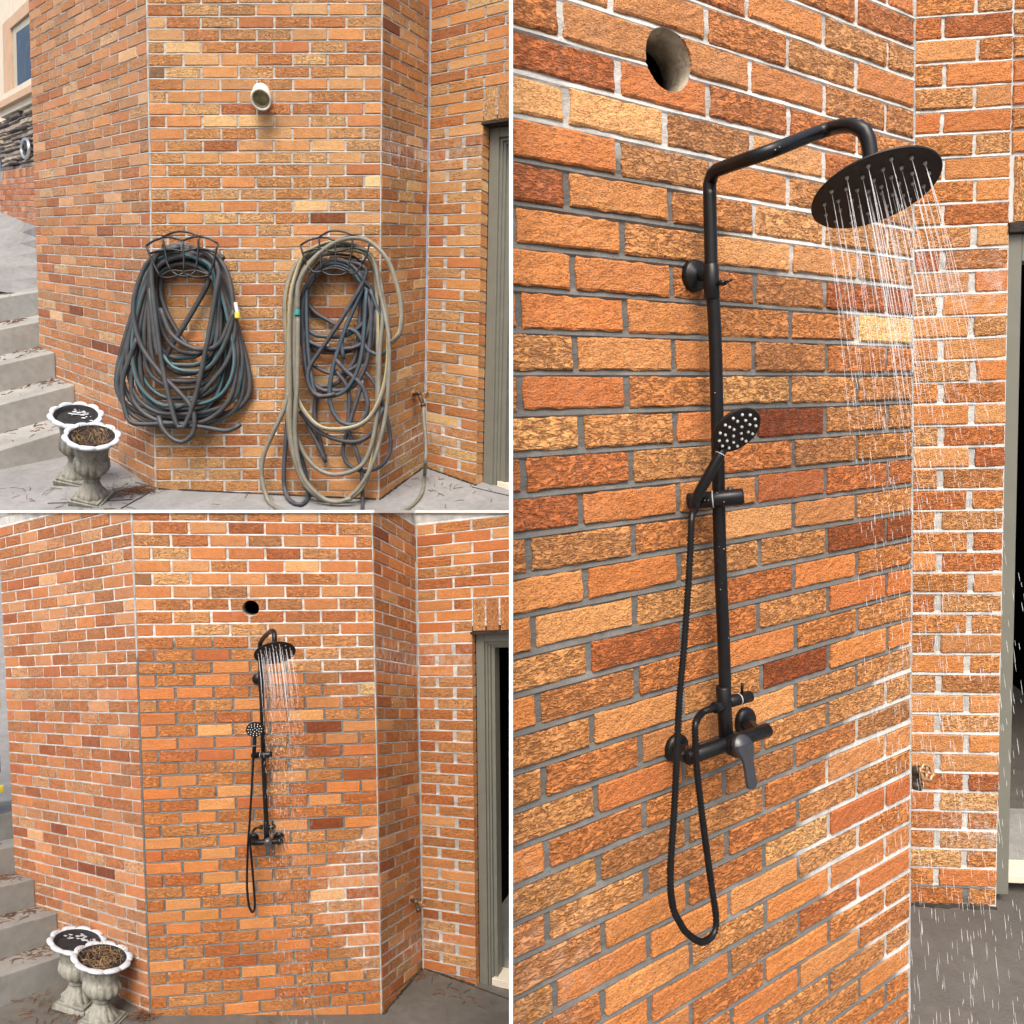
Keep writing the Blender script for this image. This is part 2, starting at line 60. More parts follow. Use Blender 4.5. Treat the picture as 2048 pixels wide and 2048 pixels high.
RACK = [[[[-2.9149, 5.5785, 5.1222], [-2.8878, 5.5845, 5.0472], [-2.8573, 5.5906, 4.9704], [-2.8137, 5.5975, 4.8835]], [[-2.7814, 5.5733, 5.1873], [-2.7656, 5.5821, 5.0766], [-2.7524, 5.5893, 4.9867], [-2.7243, 5.5939, 4.9294]], [[-2.6228, 5.575, 5.1662], [-2.6195, 5.5822, 5.0766], [-2.6192, 5.5887, 4.9949], [-2.6236, 5.5946, 4.9213]], [[-2.496, 5.5728, 5.1939], [-2.503, 5.5809, 5.0929], [-2.5166, 5.5887, 4.9949], [-2.5257, 5.5939, 4.9295]], [[-2.3436, 5.5773, 5.1385], [-2.3664, 5.5835, 5.0603], [-2.3894, 5.59, 4.9786], [-2.4192, 5.5968, 4.8934]], [[-2.9149, 5.5785, 5.1222], [-2.858, 5.5756, 5.158], [-2.7814, 5.5733, 5.1873]], [[-2.7814, 5.5733, 5.1873], [-2.713, 5.5707, 5.2198], [-2.6371, 5.5697, 5.2328], [-2.5538, 5.5707, 5.2199], [-2.496, 5.5728, 5.1939]], [[-2.496, 5.5728, 5.1939], [-2.4128, 5.5741, 5.1776], [-2.3436, 5.5773, 5.1385]], [[-2.7814, 5.5733, 5.1873], [-2.7143, 5.5733, 5.1873], [-2.6645, 5.5743, 5.1743], [-2.623, 5.5754, 5.1613], [-2.5805, 5.5741, 5.1776], [-2.5381, 5.5731, 5.1906], [-2.496, 5.5728, 5.1939]], [[-2.8906, 5.5834, 5.0602], [-2.836, 5.5819, 5.0798], [-2.7718, 5.5811, 5.0896]], [[-2.7718, 5.5811, 5.0896], [-2.7012, 5.5808, 5.0929], [-2.6195, 5.5822, 5.0766], [-2.5584, 5.5809, 5.0929], [-2.5028, 5.5804, 5.0994]], [[-2.5028, 5.5804, 5.0994], [-2.4291, 5.5809, 5.0929], [-2.3628, 5.5829, 5.0684]], [[-2.8137, 5.5975, 4.8835], [-2.7602, 5.5985, 4.8721], [-2.6924, 5.5976, 4.8835], [-2.6241, 5.5955, 4.9098]], [[-2.7243, 5.5939, 4.9294], [-2.6752, 5.5968, 4.8934], [-2.625, 5.5976, 4.8836], [-2.5657, 5.5968, 4.8934], [-2.5257, 5.5939, 4.9295]], [[-2.6241, 5.5955, 4.9098], [-2.5577, 5.5976, 4.8836], [-2.4905, 5.5981, 4.877], [-2.4192, 5.5968, 4.8934]], [[-2.8137, 5.5975, 4.8835], [-2.7243, 5.5939, 4.9294], [-2.6236, 5.5946, 4.9213], [-2.5257, 5.5939, 4.9295], [-2.4192, 5.5968, 4.8934]]], [[[-1.6858, 5.5785, 5.1246], [-1.6662, 5.5843, 5.0521], [-1.6466, 5.5901, 4.9795]], [[-1.5395, 5.5738, 5.1845], [-1.5309, 5.581, 5.0935], [-1.5238, 5.5943, 4.9275]], [[-1.4079, 5.5753, 5.1659], [-1.408, 5.5844, 5.0521], [-1.4129, 5.5951, 4.9171]], [[-1.2688, 5.5725, 5.201], [-1.2771, 5.5811, 5.0935], [-1.3146, 5.5952, 4.9171]], [[-1.1311, 5.5761, 5.1556], [-1.1584, 5.5844, 5.0521], [-1.1981, 5.5902, 4.9795]], [[-1.6858, 5.5785, 5.1246], [-1.6209, 5.5754, 5.1638], [-1.5395, 5.5738, 5.1845]], [[-1.5395, 5.5738, 5.1845], [-1.4705, 5.5703, 5.2278], [-1.4064, 5.5695, 5.2382], [-1.3321, 5.5703, 5.2279], [-1.2688, 5.5725, 5.201]], [[-1.2688, 5.5725, 5.201], [-1.1945, 5.5737, 5.1866], [-1.1311, 5.5761, 5.1556]], [[-1.5395, 5.5738, 5.1845], [-1.4714, 5.5738, 5.1845], [-1.408, 5.5758, 5.1597], [-1.3329, 5.5735, 5.1886], [-1.2688, 5.5725, 5.201]], [[-1.6702, 5.5835, 5.0624], [-1.6013, 5.5813, 5.0894], [-1.5308, 5.5807, 5.0977]], [[-1.5308, 5.5807, 5.0977], [-1.4097, 5.5824, 5.077], [-1.2769, 5.5801, 5.106]], [[-1.2769, 5.5801, 5.106], [-1.2067, 5.5808, 5.0977], [-1.1495, 5.5828, 5.0728]], [[-1.6466, 5.5901, 4.9795], [-1.5839, 5.5951, 4.9171], [-1.5238, 5.5943, 4.9275]], [[-1.5238, 5.5943, 4.9275], [-1.4668, 5.5968, 4.8963], [-1.4134, 5.5971, 4.8921], [-1.3599, 5.5968, 4.8963], [-1.3146, 5.5952, 4.9171]], [[-1.3146, 5.5952, 4.9171], [-1.2528, 5.596, 4.9067], [-1.1981, 5.5902, 4.9795]], [[-1.5238, 5.5943, 4.9275], [-1.4123, 5.5926, 4.9483], [-1.3146, 5.5952, 4.9171]], [[-1.5628, 5.5959, 4.9067], [-1.4119, 5.5913, 4.9649], [-1.2634, 5.5957, 4.9109]]]]
RACKW = [[[[-2.8859, 5.7827, 5.2034], [-2.7838, 5.5782, 5.1255]], [[-2.5899, 5.7824, 5.2068], [-2.4984, 5.578, 5.1288]], [[-2.8327, 5.7986, 5.0036], [-2.7326, 5.5936, 4.9327]], [[-2.6146, 5.7987, 5.0036], [-2.5222, 5.5937, 4.9327]]], [[[-1.5934, 5.7847, 5.181], [-1.537, 5.5802, 5.1039]], [[-1.3235, 5.7839, 5.1917], [-1.2768, 5.5794, 5.1142]], [[-1.5639, 5.7984, 5.0089], [-1.5086, 5.5935, 4.9379]], [[-1.3757, 5.799, 5.0025], [-1.3271, 5.594, 4.9317]]]]
RACKT = [[[-2.9423, 5.7739, 5.0611], [-2.8792, 5.7692, 5.1201], [-2.7132, 5.767, 5.1488], [-2.5665, 5.7689, 5.1252], [-2.4819, 5.774, 5.0611]], [[-1.6904, 5.7763, 5.0344], [-1.6117, 5.7712, 5.0987], [-1.4568, 5.7692, 5.1244], [-1.3029, 5.7709, 5.103], [-1.2378, 5.7756, 5.0451]]]
VENT = [[-2.0352, 5.6872, 6.4002], [-1.9783, 5.5172, 6.2493]]
HOLE = {"LL": [0.6091, 6.8405], "R": [0.8085, 6.7452]}
FAUCET = {"UL": [[-0.9142, 6.4319, 4.0796], [-0.8426, 6.3419, 4.0736], [-0.7713, 6.3149, 4.0555], [-0.8029, 6.3329, 3.9635]], "LL": [[-0.6521, 4.5108, 0.4997], [-0.609, 4.4408, 0.529], [-0.562, 4.4198, 0.5312], [-0.5922, 4.4338, 0.479]], "R": [[1.1978, 2.12, 2.2111], [1.2064, 2.08, 2.2289], [1.2139, 2.05, 2.2371], [1.2005, 2.08, 2.1858]]}
FHOSE = [[-0.8007, 6.3329, 3.9545], [-0.7924, 6.3029, 3.8239], [-0.7752, 6.2729, 3.69], [-0.767, 6.2429, 3.5574], [-0.7677, 6.2129, 3.4393], [-0.8085, 6.4678, 3.3308], [-0.7844, 6.1349, 3.1829], [-0.8058, 5.9372, 3.0968], [-0.8461, 5.8062, 3.041], [-0.9085, 5.6783, 2.9877]]
STEPS = {"UL": [[-0.6146, -0.6794, -0.4009], [[1.32, 36.1], [1.876, 33.3], [2.432, 30.5], [2.988, 27.7], [3.544, 24.9]]], "LL": [[-0.494, -0.8488, 0.1883], [[0.7, 35.9], [0.968, 33.28], [1.236, 30.66], [1.504, 28.04], [1.772, 25.42]]]}
URN = {"UL": [[[-3.4014, 5.6622, 3.089], [-3.2588, 5.4313, 3.613], [0.2558, -0.5582, 0.7893], 0.195, -0.05], [[-3.7541, 6.0273, 3.2669], [-3.6008, 5.7811, 3.8259], [0.2538, -0.573, 0.7793], 0.197, -0.05]], "LL": [[[-2.2576, 3.8545, 0.1862], [-2.281, 3.8991, 0.538], [0.2797, 0.1328, 0.9509], 0.154, 0.0], [[-2.4821, 3.9942, 0.1869], [-2.5074, 4.0396, 0.5445], [0.2727, 0.1459, 0.951], 0.1507, 0.0]]}
DRIVE = [[-7.2334, 6.7677, 5.4987], [-5.2837, 9.0435, 5.6366], [-5.5082, 8.3277, 6.3311], [-8.5397, 11.3971, 7.974]]
SR = {"pipe": [[0.3769, 1.3343, 3.6023], [0.3974, 1.367, 3.3193], [0.4185, 1.4085, 2.9205], [0.4338, 1.4325, 2.7156], [0.4437, 1.4512, 2.5377]], "head": [[0.6219, 1.2, 3.5494], [0.088, -0.234, -0.968], 0.1015], "arm": [[0.3769, 1.3343, 3.6023], [0.3764, 1.3313, 3.6267], [0.3791, 1.3203, 3.6394], [0.3938, 1.2943, 3.6379], [0.4459, 1.2193, 3.6271], [0.561, 1.275, 3.6921], [0.5875, 1.235, 3.6819], [0.5998, 1.21, 3.6638], [0.6118, 1.203, 3.6393], [0.6209, 1.2028, 3.561]], "ros": [[0.3596, 1.392, 3.4683], [0.5007, -0.8633, -0.0634]], "rosarm": [[0.3596, 1.392, 3.4683], [0.3863, 1.3503, 3.4581]], "sleeve": [[0.3829, 1.347, 3.4772], [0.3869, 1.3542, 3.4101]], "screw": [[0.3954, 1.3566, 3.4438], [0.4011, 1.3243, 3.4332], [0.4146, 1.3193, 3.4382]], "holder": [[0.3497, 1.3989, 3.021], [0.452, 1.3639, 3.0302]], "hringpos": 0.42, "hand": [[0.4211, 1.3089, 3.1512], [0.301, -0.691, -0.657], 0.0491], "handle": [[0.3546, 1.3639, 3.0019], [0.3584, 1.3539, 3.03], [0.3768, 1.3389, 3.0708], [0.3962, 1.3309, 3.1103], [0.4043, 1.3349, 3.122]], "hose": [[0.3405, 1.3169, 3.0], [0.3323, 1.2958, 2.9852], [0.3298, 1.3005, 2.9015], [0.3215, 1.3067, 2.7527], [0.3133, 1.3092, 2.6531], [0.3099, 1.3147, 2.5521], [0.3062, 1.3206, 2.442], [0.3001, 1.3265, 2.314], [0.3072, 1.3356, 2.2464], [0.3235, 1.3478, 2.2087], [0.3398, 1.3592, 2.1826], [0.3749, 1.3847, 2.1494], [0.4052, 1.4077, 2.1514], [0.4125, 1.4153, 2.1801], [0.3997, 1.4076, 2.259], [0.375, 1.3757, 2.3927], [0.3586, 1.3581, 2.5033], [0.3544, 1.3521, 2.5519], [0.3535, 1.3487, 2.5915], [0.3745, 1.3832, 2.6018], [0.3962, 1.3954, 2.6078], [0.4269, 1.4368, 2.6018]], "hose0": [0.3546, 1.3639, 3.0019], "conn": [[0.4101, 1.4212, 2.6026], [0.4332, 1.4405, 2.6008]], "knob": [[0.4468, 1.448, 2.607], [0.5047, 1.4813, 2.6106]], "lever": [[0.4822, 1.4677, 2.6184], [0.4798, 1.4587, 2.6426]], "body": [[0.4333, 1.4375, 2.6427], [0.4455, 1.4539, 2.5161]], "bar": [[0.3439, 1.3836, 2.5138], [0.5489, 1.501, 2.5336]], "rosL": [0.3375, 1.4494, 2.5134], "rosR": [0.5122, 1.5487, 2.5398], "elL": [[0.3375, 1.4494, 2.5134], [0.3508, 1.3875, 2.5154]], "elR": [[0.5122, 1.5487, 2.5398], [0.5168, 1.4827, 2.5298]], "valve": [[0.4523, 1.4459, 2.5218], [0.4598, 1.4179, 2.525]], "cap": [[0.4598, 1.4179, 2.525], [0.4653, 1.4009, 2.5327]], "hlever": [[0.4656, 1.3989, 2.5344], [0.4706, 1.3959, 2.5055], [0.4746, 1.3929, 2.4767], [0.4775, 1.3899, 2.451]]}
SL = {"pipe": [[-1.3984, 3.8845, 2.2508], [-1.3942, 3.9039, 1.8958], [-1.3903, 3.9217, 1.5686], [-1.3828, 3.9404, 1.2353], [-1.381, 3.9457, 1.1399]], "arm": [[-1.3984, 3.8845, 2.2508], [-1.3907, 3.8745, 2.2777], [-1.3577, 3.8245, 2.3116], [-1.2956, 3.7245, 2.3562], [-1.2521, 3.6445, 2.3804], [-1.2255, 3.6045, 2.3795], [-1.2162, 3.5845, 2.3548], [-1.2119, 3.5795, 2.2943]], "head": [[-1.2102, 3.5745, 2.2782], [0.278, -0.622, -0.733], 0.1017], "ros": [[-1.4288, 3.9407, 2.0627], [0.1421, -0.9885, -0.0522]], "rosarm": [[-1.4288, 3.9407, 2.0627], [-1.3977, 3.8941, 2.071]], "sleeve": [[-1.3984, 3.8921, 2.1076], [-1.3971, 3.8963, 2.0315]], "screw": [[-1.3938, 3.8947, 2.0708], [-1.3699, 3.8745, 2.0729], [-1.3568, 3.8725, 2.0734]], "holder": [[-1.4354, 3.8645, 1.6557], [-1.3243, 3.8545, 1.6661]], "hand": [[-1.3905, 3.7845, 1.8225], [0.203, -0.947, -0.25], 0.0453], "handle": [[-1.416, 3.8345, 1.6524], [-1.4114, 3.8295, 1.6816], [-1.4032, 3.8145, 1.7303], [-1.4016, 3.8145, 1.7794]], "hose": [[-1.4263, 3.8622, 1.6399], [-1.4296, 3.8637, 1.6036], [-1.4331, 3.8657, 1.5559], [-1.4508, 3.8762, 1.3083], [-1.4642, 3.8823, 1.1559], [-1.4736, 3.8925, 0.937], [-1.4679, 3.8994, 0.8219], [-1.458, 3.9029, 0.7837], [-1.4467, 3.9054, 0.7667], [-1.4368, 3.9059, 0.7848], [-1.4348, 3.9043, 0.8192], [-1.4364, 3.9009, 0.8796], [-1.4452, 3.891, 1.0434], [-1.4533, 3.8828, 1.1765], [-1.4419, 3.8821, 1.2198], [-1.4348, 3.9232, 1.2275], [-1.4027, 3.9276, 1.2326]], "hose0": [-1.416, 3.8345, 1.6524], "conn": [[-1.4205, 3.9303, 1.2286], [-1.4009, 3.9382, 1.2278]], "knob": [[-1.3768, 3.9418, 1.2248], [-1.3338, 3.9479, 1.2263]], "lever": [[-1.3499, 3.9454, 1.2302], [-1.3478, 3.9392, 1.2583]], "body": [[-1.3842, 3.9388, 1.2613], [-1.3811, 3.946, 1.1341]], "bar": [[-1.4576, 3.9243, 1.1458], [-1.2916, 3.9482, 1.1443]], "rosL": [-1.4709, 3.9831, 1.145], "rosR": [-1.3333, 4.0031, 1.1414], "elL": [[-1.4709, 3.9831, 1.145], [-1.4496, 3.9254, 1.1467]], "elR": [[-1.3333, 4.0031, 1.1414], [-1.3105, 3.9455, 1.1442]], "valve": [[-1.3735, 3.9364, 1.1443], [-1.3617, 3.9064, 1.1584]], "cap": [[-1.3617, 3.9064, 1.1584], [-1.3547, 3.8864, 1.1692]], "hlever": [[-1.354, 3.8844, 1.1688], [-1.353, 3.8814, 1.1425], [-1.3519, 3.8784, 1.119], [-1.3512, 3.8764, 1.0978]]}
LEAF = [[-1.2287, 4.0571, 0.076]]
NEEDLES = [[-3.1227, 5.8919, 3.1768], [-3.2333, 5.8484, 3.1629], [-3.1999, 6.062, 3.2555]]

# ------------------------------------------------------------ materials
def new_mat(name):
    m = bpy.data.materials.new(name)
    m.use_nodes = True
    nt = m.node_tree
    return m, nt, nt.nodes["Principled BSDF"]

def nd(nt, kind, **kw):
    n = nt.nodes.new(kind)
    for k, v in kw.items():
        if k.startswith("in_"):
            key = k[3:]
            n.inputs[int(key) if key.isdigit() else key].default_value = v
        else:
            setattr(n, k, v)
    return n

def attr(nt, name):
    return nd(nt, "ShaderNodeAttribute", attribute_name=name)

def mapped(nt, src, scale, loc=(0, 0, 0)):
    m = nd(nt, "ShaderNodeMapping")
    m.inputs["Scale"].default_value = scale
    m.inputs["Location"].default_value = loc
    nt.links.new(src, m.inputs["Vector"])
    return m.outputs["Vector"]

def noise(nt, vec, scale, detail=3.0, rough=0.55, dist=0.0):
    n = nd(nt, "ShaderNodeTexNoise")
    n.inputs["Scale"].default_value = scale
    n.inputs["Detail"].default_value = detail
    n.inputs["Roughness"].default_value = rough
    n.inputs["Distortion"].default_value = dist
    nt.links.new(vec, n.inputs["Vector"])
    return n.outputs["Fac"]

def ramp(nt, src, p0, p1, c0=(0, 0, 0, 1), c1=(1, 1, 1, 1)):
    if p0 > p1:
        p0, p1, c0, c1 = p1, p0, c1, c0
    r = nd(nt, "ShaderNodeValToRGB")
    r.color_ramp.elements[0].position = p0
    r.color_ramp.elements[1].position = p1
    r.color_ramp.elements[0].color = c0
    r.color_ramp.elements[1].color = c1
    nt.links.new(src, r.inputs["Fac"])
    return r.outputs["Color"]

def mix(nt, fac, a, b, mode='MIX'):
    m = nd(nt, "ShaderNodeMix", data_type='RGBA', blend_type=mode)
    for sock, v in ((m.inputs[0], fac), (m.inputs[6], a), (m.inputs[7], b)):
        if isinstance(v, (int, float)):
            sock.default_value = v
        elif isinstance(v, tuple):
            sock.default_value = v
        else:
            nt.links.new(v, sock)
    return m.outputs[2]

def mth(nt, op, a, b=0.0, clamp=False):
    m = nd(nt, "ShaderNodeMath", operation=op, use_clamp=clamp)
    for sock, v in ((m.inputs[0], a), (m.inputs[1], b)):
        if isinstance(v, (int, float)):
            sock.default_value = v
        else:
            nt.links.new(v, sock)
    return m.outputs[0]

def bump(nt, bsdf, height, strength, distance):
    b = nd(nt, "ShaderNodeBump")
    b.inputs["Strength"].default_value = strength
    b.inputs["Distance"].default_value = distance
    nt.links.new(height, b.inputs["Height"])
    nt.links.new(b.outputs["Normal"], bsdf.inputs["Normal"])

def make_brick(size, hue):
    m, nt, b = new_mat("brick")
    co = attr(nt, "co").outputs["Vector"]
    tint = attr(nt, "tint").outputs["Color"]
    wet = attr(nt, "wet").outputs["Fac"]
    white = attr(nt, "white").outputs["Fac"]
    kind = attr(nt, "kind").outputs["Fac"]
    bark = noise(nt, mapped(nt, co, (70, 150, 10)), 1.0, 4.0, 0.60, 1.3)
    bark2 = noise(nt, mapped(nt, co, (190, 260, 10), (7, 3, 1)), 1.0, 3.0, 0.6, 0.5)
    grain = noise(nt, mapped(nt, co, (480, 480, 10)), 1.0, 2.0, 0.6)
    blot = noise(nt, mapped(nt, co, (14, 22, 10)), 1.0, 3.0, 0.6)
    spot = noise(nt, mapped(nt, co, (30, 42, 10), (2, 9, 0)), 1.0, 2.0, 0.5)
    c = mix(nt, 1.0, tint, ramp(nt, blot, 0.25, 0.75, (0.92, 0.90, 0.87, 1), (1.14, 1.15, 1.17, 1)), 'MULTIPLY')
    c = mix(nt, 1.0, c, hue, 'MULTIPLY')
    c = mix(nt, mth(nt, 'MULTIPLY', ramp(nt, spot, 0.58, 0.74), 0.30), c, (0.46, 0.175, 0.062, 1))
    crev = mth(nt, 'MULTIPLY', ramp(nt, bark, 0.475, 0.415), kind)
    c = mix(nt, mth(nt, 'MULTIPLY', crev, 0.72), c, (0.175, 0.062, 0.026, 1))
    pits = mth(nt, 'MULTIPLY', ramp(nt, bark2, 0.47, 0.41), mth(nt, 'SUBTRACT', 1.12, mth(nt, 'MULTIPLY', kind, 0.75)))
    c = mix(nt, mth(nt, 'MULTIPLY', pits, 0.55), c, (0.20, 0.072, 0.030, 1))
    c = mix(nt, mth(nt, 'MULTIPLY', ramp(nt, grain, 0.54, 0.72), 0.16), c, (0.85, 0.55, 0.30, 1))
    wfac = mth(nt, 'MULTIPLY', white, ramp(nt, noise(nt, mapped(nt, co, (40, 18, 10)), 1.0, 4.0, 0.6), 0.40, 0.72))
    c = mix(nt, wfac, c, (0.66, 0.60, 0.54, 1))
    wl = mth(nt, 'ADD', wet, mth(nt, 'MULTIPLY', mth(nt, 'SUBTRACT', blot, 0.5), 0.7))
    wf = ramp(nt, wl, 0.42, 0.60)
    wetc = mix(nt, 1.0, c, (1.0, 0.92, 0.80, 1), 'MULTIPLY')
    c = mix(nt, wf, c, wetc)
    nt.links.new(c, b.inputs["Base Color"])
    rg = mth(nt, 'SUBTRACT', 0.92, mth(nt, 'MULTIPLY', wf, 0.30))
    nt.links.new(rg, b.inputs["Roughness"])
    b.inputs["Specular IOR Level"].default_value = 0.25
    h1 = mth(nt, 'MULTIPLY', ramp(nt, bark, 0.36, 0.56), kind)
    h2 = mth(nt, 'MULTIPLY', bark2, mth(nt, 'SUBTRACT', 1.25, kind))
    h = mth(nt, 'ADD', mth(nt, 'ADD', h1, h2), mth(nt, 'MULTIPLY', grain, 0.22))
    bump(nt, b, h, 1.0, 0.0050 * size)
    return m

def make_mortar(size):
    m, nt, b = new_mat("mortar")
    co = attr(nt, "co").outputs["Vector"]
    wet = attr(nt, "wet").outputs["Fac"]
    white = attr(nt, "white").outputs["Fac"]
    n1 = noise(nt, mapped(nt, co, (9, 9, 1)), 1.0, 5.0, 0.65)
    n2 = noise(nt, mapped(nt, co, (120, 120, 1)), 1.0, 3.0, 0.6)
    c = mix(nt, ramp(nt, n1, 0.36, 0.66), (0.27, 0.265, 0.25, 1), (0.43, 0.42, 0.395, 1))
    c = mix(nt, mth(nt, 'MULTIPLY', ramp(nt, n2, 0.45, 0.7), 0.35), c, (0.20, 0.195, 0.185, 1))
    c = mix(nt, mth(nt, 'MULTIPLY', white, mth(nt, 'ADD', 0.35, ramp(nt, n1, 0.38, 0.62))), c, (0.66, 0.645, 0.62, 1))
    wl = mth(nt, 'ADD', wet, mth(nt, 'MULTIPLY', mth(nt, 'SUBTRACT', n1, 0.5), 0.9))
    wf = ramp(nt, wl, 0.40, 0.62)
    wetc = mix(nt, ramp(nt, n1, 0.5, 0.75), (0.125, 0.122, 0.115, 1), (0.215, 0.21, 0.20, 1))
    c = mix(nt, wf, c, wetc)
    nt.links.new(c, b.inputs["Base Color"])
    b.inputs["Roughness"].default_value = 0.9
    b.inputs["Specular IOR Level"].default_value = 0.2
    bump(nt, b, mth(nt, 'ADD', n2, mth(nt, 'MULTIPLY', n1, 0.6)), 0.8, 0.0035 * size)
    return m

def make_concrete(name, dark, light, stain, wet=0.0, scale=1.0):
    m, nt, b = new_mat(name)
    tc = nd(nt, "ShaderNodeTexCoord").outputs["Object"]
    n1 = noise(nt, mapped(nt, tc, (1.6 * scale,) * 3), 1.0, 6.0, 0.6, 0.3)
    n2 = noise(nt, mapped(nt, tc, (16 * scale,) * 3, (3, 1, 2)), 1.0, 4.0, 0.6)
    n3 = noise(nt, mapped(nt, tc, (160 * scale,) * 3), 1.0, 2.0, 0.6)
    n4 = noise(nt, mapped(nt, tc, (3.2 * scale, 3.2 * scale, 1.0), (9, 5, 2)), 1.0, 5.0, 0.7, 0.6)
    c = mix(nt, ramp(nt, n1, 0.32, 0.68), dark, light)
    c = mix(nt, mth(nt, 'MULTIPLY', ramp(nt, n2, 0.40, 0.66), 0.35), c, tuple(x * 0.72 for x in dark[:3]) + (1,))
    c = mix(nt, mth(nt, 'MULTIPLY', ramp(nt, n4, 0.52, 0.74), 0.6), c, stain)
    c = mix(nt, mth(nt, 'MULTIPLY', ramp(nt, n3, 0.58, 0.72), 0.30), c, tuple(x * 0.6 for x in dark[:3]) + (1,))
    nt.links.new(c, b.inputs["Base Color"])
    r = ramp(nt, n1, 0.35, 0.65, (0.88 - 0.55 * wet,) * 3 + (1,), (0.88 - 0.40 * wet,) * 3 + (1,))
    nt.links.new(r, b.inputs["Roughness"])
    b.inputs["Specular IOR Level"].default_value = 0.25 + 0.25 * wet
    bump(nt, b, mth(nt, 'ADD', n3, mth(nt, 'MULTIPLY', n2, 1.5)), 0.5, 0.004)
    return m

def make_plain(name, col, rough=0.5, metal=0.0, var=0.15, scale=30.0, bumpd=0.0, spec=0.5, col2=None):
    m, nt, b = new_mat(name)
    tc = nd(nt, "ShaderNodeTexCoord").outputs["Object"]
    n1 = noise(nt, tc, scale, 4.0, 0.6)
    n2 = noise(nt, tc, scale * 6, 3.0, 0.6)
    lo = tuple(x * (1 - var) for x in col[:3]) + (1,)
    hi = tuple(min(1, x * (1 + var)) for x in (col2 or col)[:3]) + (1,)
    c = mix(nt, ramp(nt, n1, 0.35, 0.65), lo, hi)
    nt.links.new(c, b.inputs["Base Color"])
    b.inputs["Roughness"].default_value = rough
    b.inputs["Metallic"].default_value = metal
    b.inputs["Specular IOR Level"].default_value = spec
    if bumpd:
        bump(nt, b, mth(nt, 'ADD', n1, mth(nt, 'MULTIPLY', n2, 0.6)), 0.7, bumpd)
    return m

def make_hose(name, base, stripe, worn):
    m, nt, b = new_mat(name)
    ring = attr(nt, "ring").outputs["Fac"]
    tc = nd(nt, "ShaderNodeTexCoord").outputs["Object"]
    n1 = noise(nt, tc, 9.0, 4.0, 0.6)
    n2 = noise(nt, tc, 60.0, 3.0, 0.6)
    c = mix(nt, ramp(nt, n1, 0.35, 0.68), base, worn)
    c = mix(nt, mth(nt, 'MULTIPLY', ramp(nt, n2, 0.5, 0.75), 0.3), c, tuple(x * 0.6 for x in base[:3]) + (1,))
    s = mth(nt, 'LESS_THAN', mth(nt, 'ABSOLUTE', mth(nt, 'SUBTRACT', ring, 0.5)), 0.05)
    c = mix(nt, mth(nt, 'MULTIPLY', s, 0.85), c, stripe)
    nt.links.new(c, b.inputs["Base Color"])
    b.inputs["Roughness"].default_value = 0.5
    b.inputs["Specular IOR Level"].default_value = 0.4
    bump(nt, b, n2, 0.3, 0.002)
    return m

def make_urn_stone():
    m, nt, b = new_mat("urn_stone")
    tc = nd(nt, "ShaderNodeTexCoord").outputs["Object"]
    n1 = noise(nt, tc, 7.0, 6.0, 0.65, 0.5)
    n2 = noise(nt, mapped(nt, tc, (30, 30, 9)), 1.0, 5.0, 0.65)
    n3 = noise(nt, tc, 90.0, 3.0, 0.6)
    c = mix(nt, ramp(nt, n1, 0.35, 0.66), (0.15, 0.148, 0.12, 1), (0.30, 0.295, 0.26, 1))
    c = mix(nt, mth(nt, 'MULTIPLY', ramp(nt, n2, 0.48, 0.66), 0.75), c, (0.075, 0.078, 0.062, 1))
    c = mix(nt, mth(nt, 'MULTIPLY', ramp(nt, n3, 0.58, 0.72), 0.35), c, (0.40, 0.395, 0.36, 1))
    nt.links.new(c, b.inputs["Base Color"])
    b.inputs["Roughness"].default_value = 0.85
    bump(nt, b, mth(nt, 'ADD', n2, n3), 0.5, 0.004)
    return m

def make_white_paint():
    m, nt, b = new_mat("worn_white_paint")
    tc = nd(nt, "ShaderNodeTexCoord").outputs["Object"]
    n1 = noise(nt, tc, 26.0, 6.0, 0.7, 0.6)
    n2 = noise(nt, tc, 8.0, 3.0, 0.6)
    c = mix(nt, ramp(nt, n2, 0.35, 0.7), (0.40, 0.44, 0.49, 1), (0.56, 0.59, 0.63, 1))
    c = mix(nt, mth(nt, 'MULTIPLY', ramp(nt, n1, 0.57, 0.66), 0.6), c, (0.22, 0.205, 0.18, 1))
    nt.links.new(c, b.inputs["Base Color"])
    b.inputs["Roughness"].default_value = 0.6
    bump(nt, b, n1, 0.4, 0.003)
    return m

def make_glass():
    m, nt, b = new_mat("window_glass")
    tc = nd(nt, "ShaderNodeTexCoord").outputs["Object"]
    n1 = noise(nt, tc, 9.0, 6.0, 0.7)
    c = mix(nt, ramp(nt, n1, 0.50, 0.66), (0.010, 0.014, 0.010, 1), (0.075, 0.095, 0.055, 1))  # green mottling paints a foliage reflection into the glass colour
    nt.links.new(c, b.inputs["Base Color"])
    b.inputs["Roughness"].default_value = 0.15
    b.inputs["Specular IOR Level"].default_value = 0.12
    return m

def make_water():
    m, nt, b = new_mat("water")
    b.inputs["Base Color"].default_value = (0.95, 0.96, 0.98, 1)
    b.inputs["Roughness"].default_value = 0.12
    b.inputs["IOR"].default_value = 1.33
    b.inputs["Alpha"].default_value = 0.33
    return m

def make_cloud():
    m, nt, b = new_mat("painted_siding")
    b.inputs["Base Color"].default_value = (0.82, 0.82, 0.80, 1)
    return m

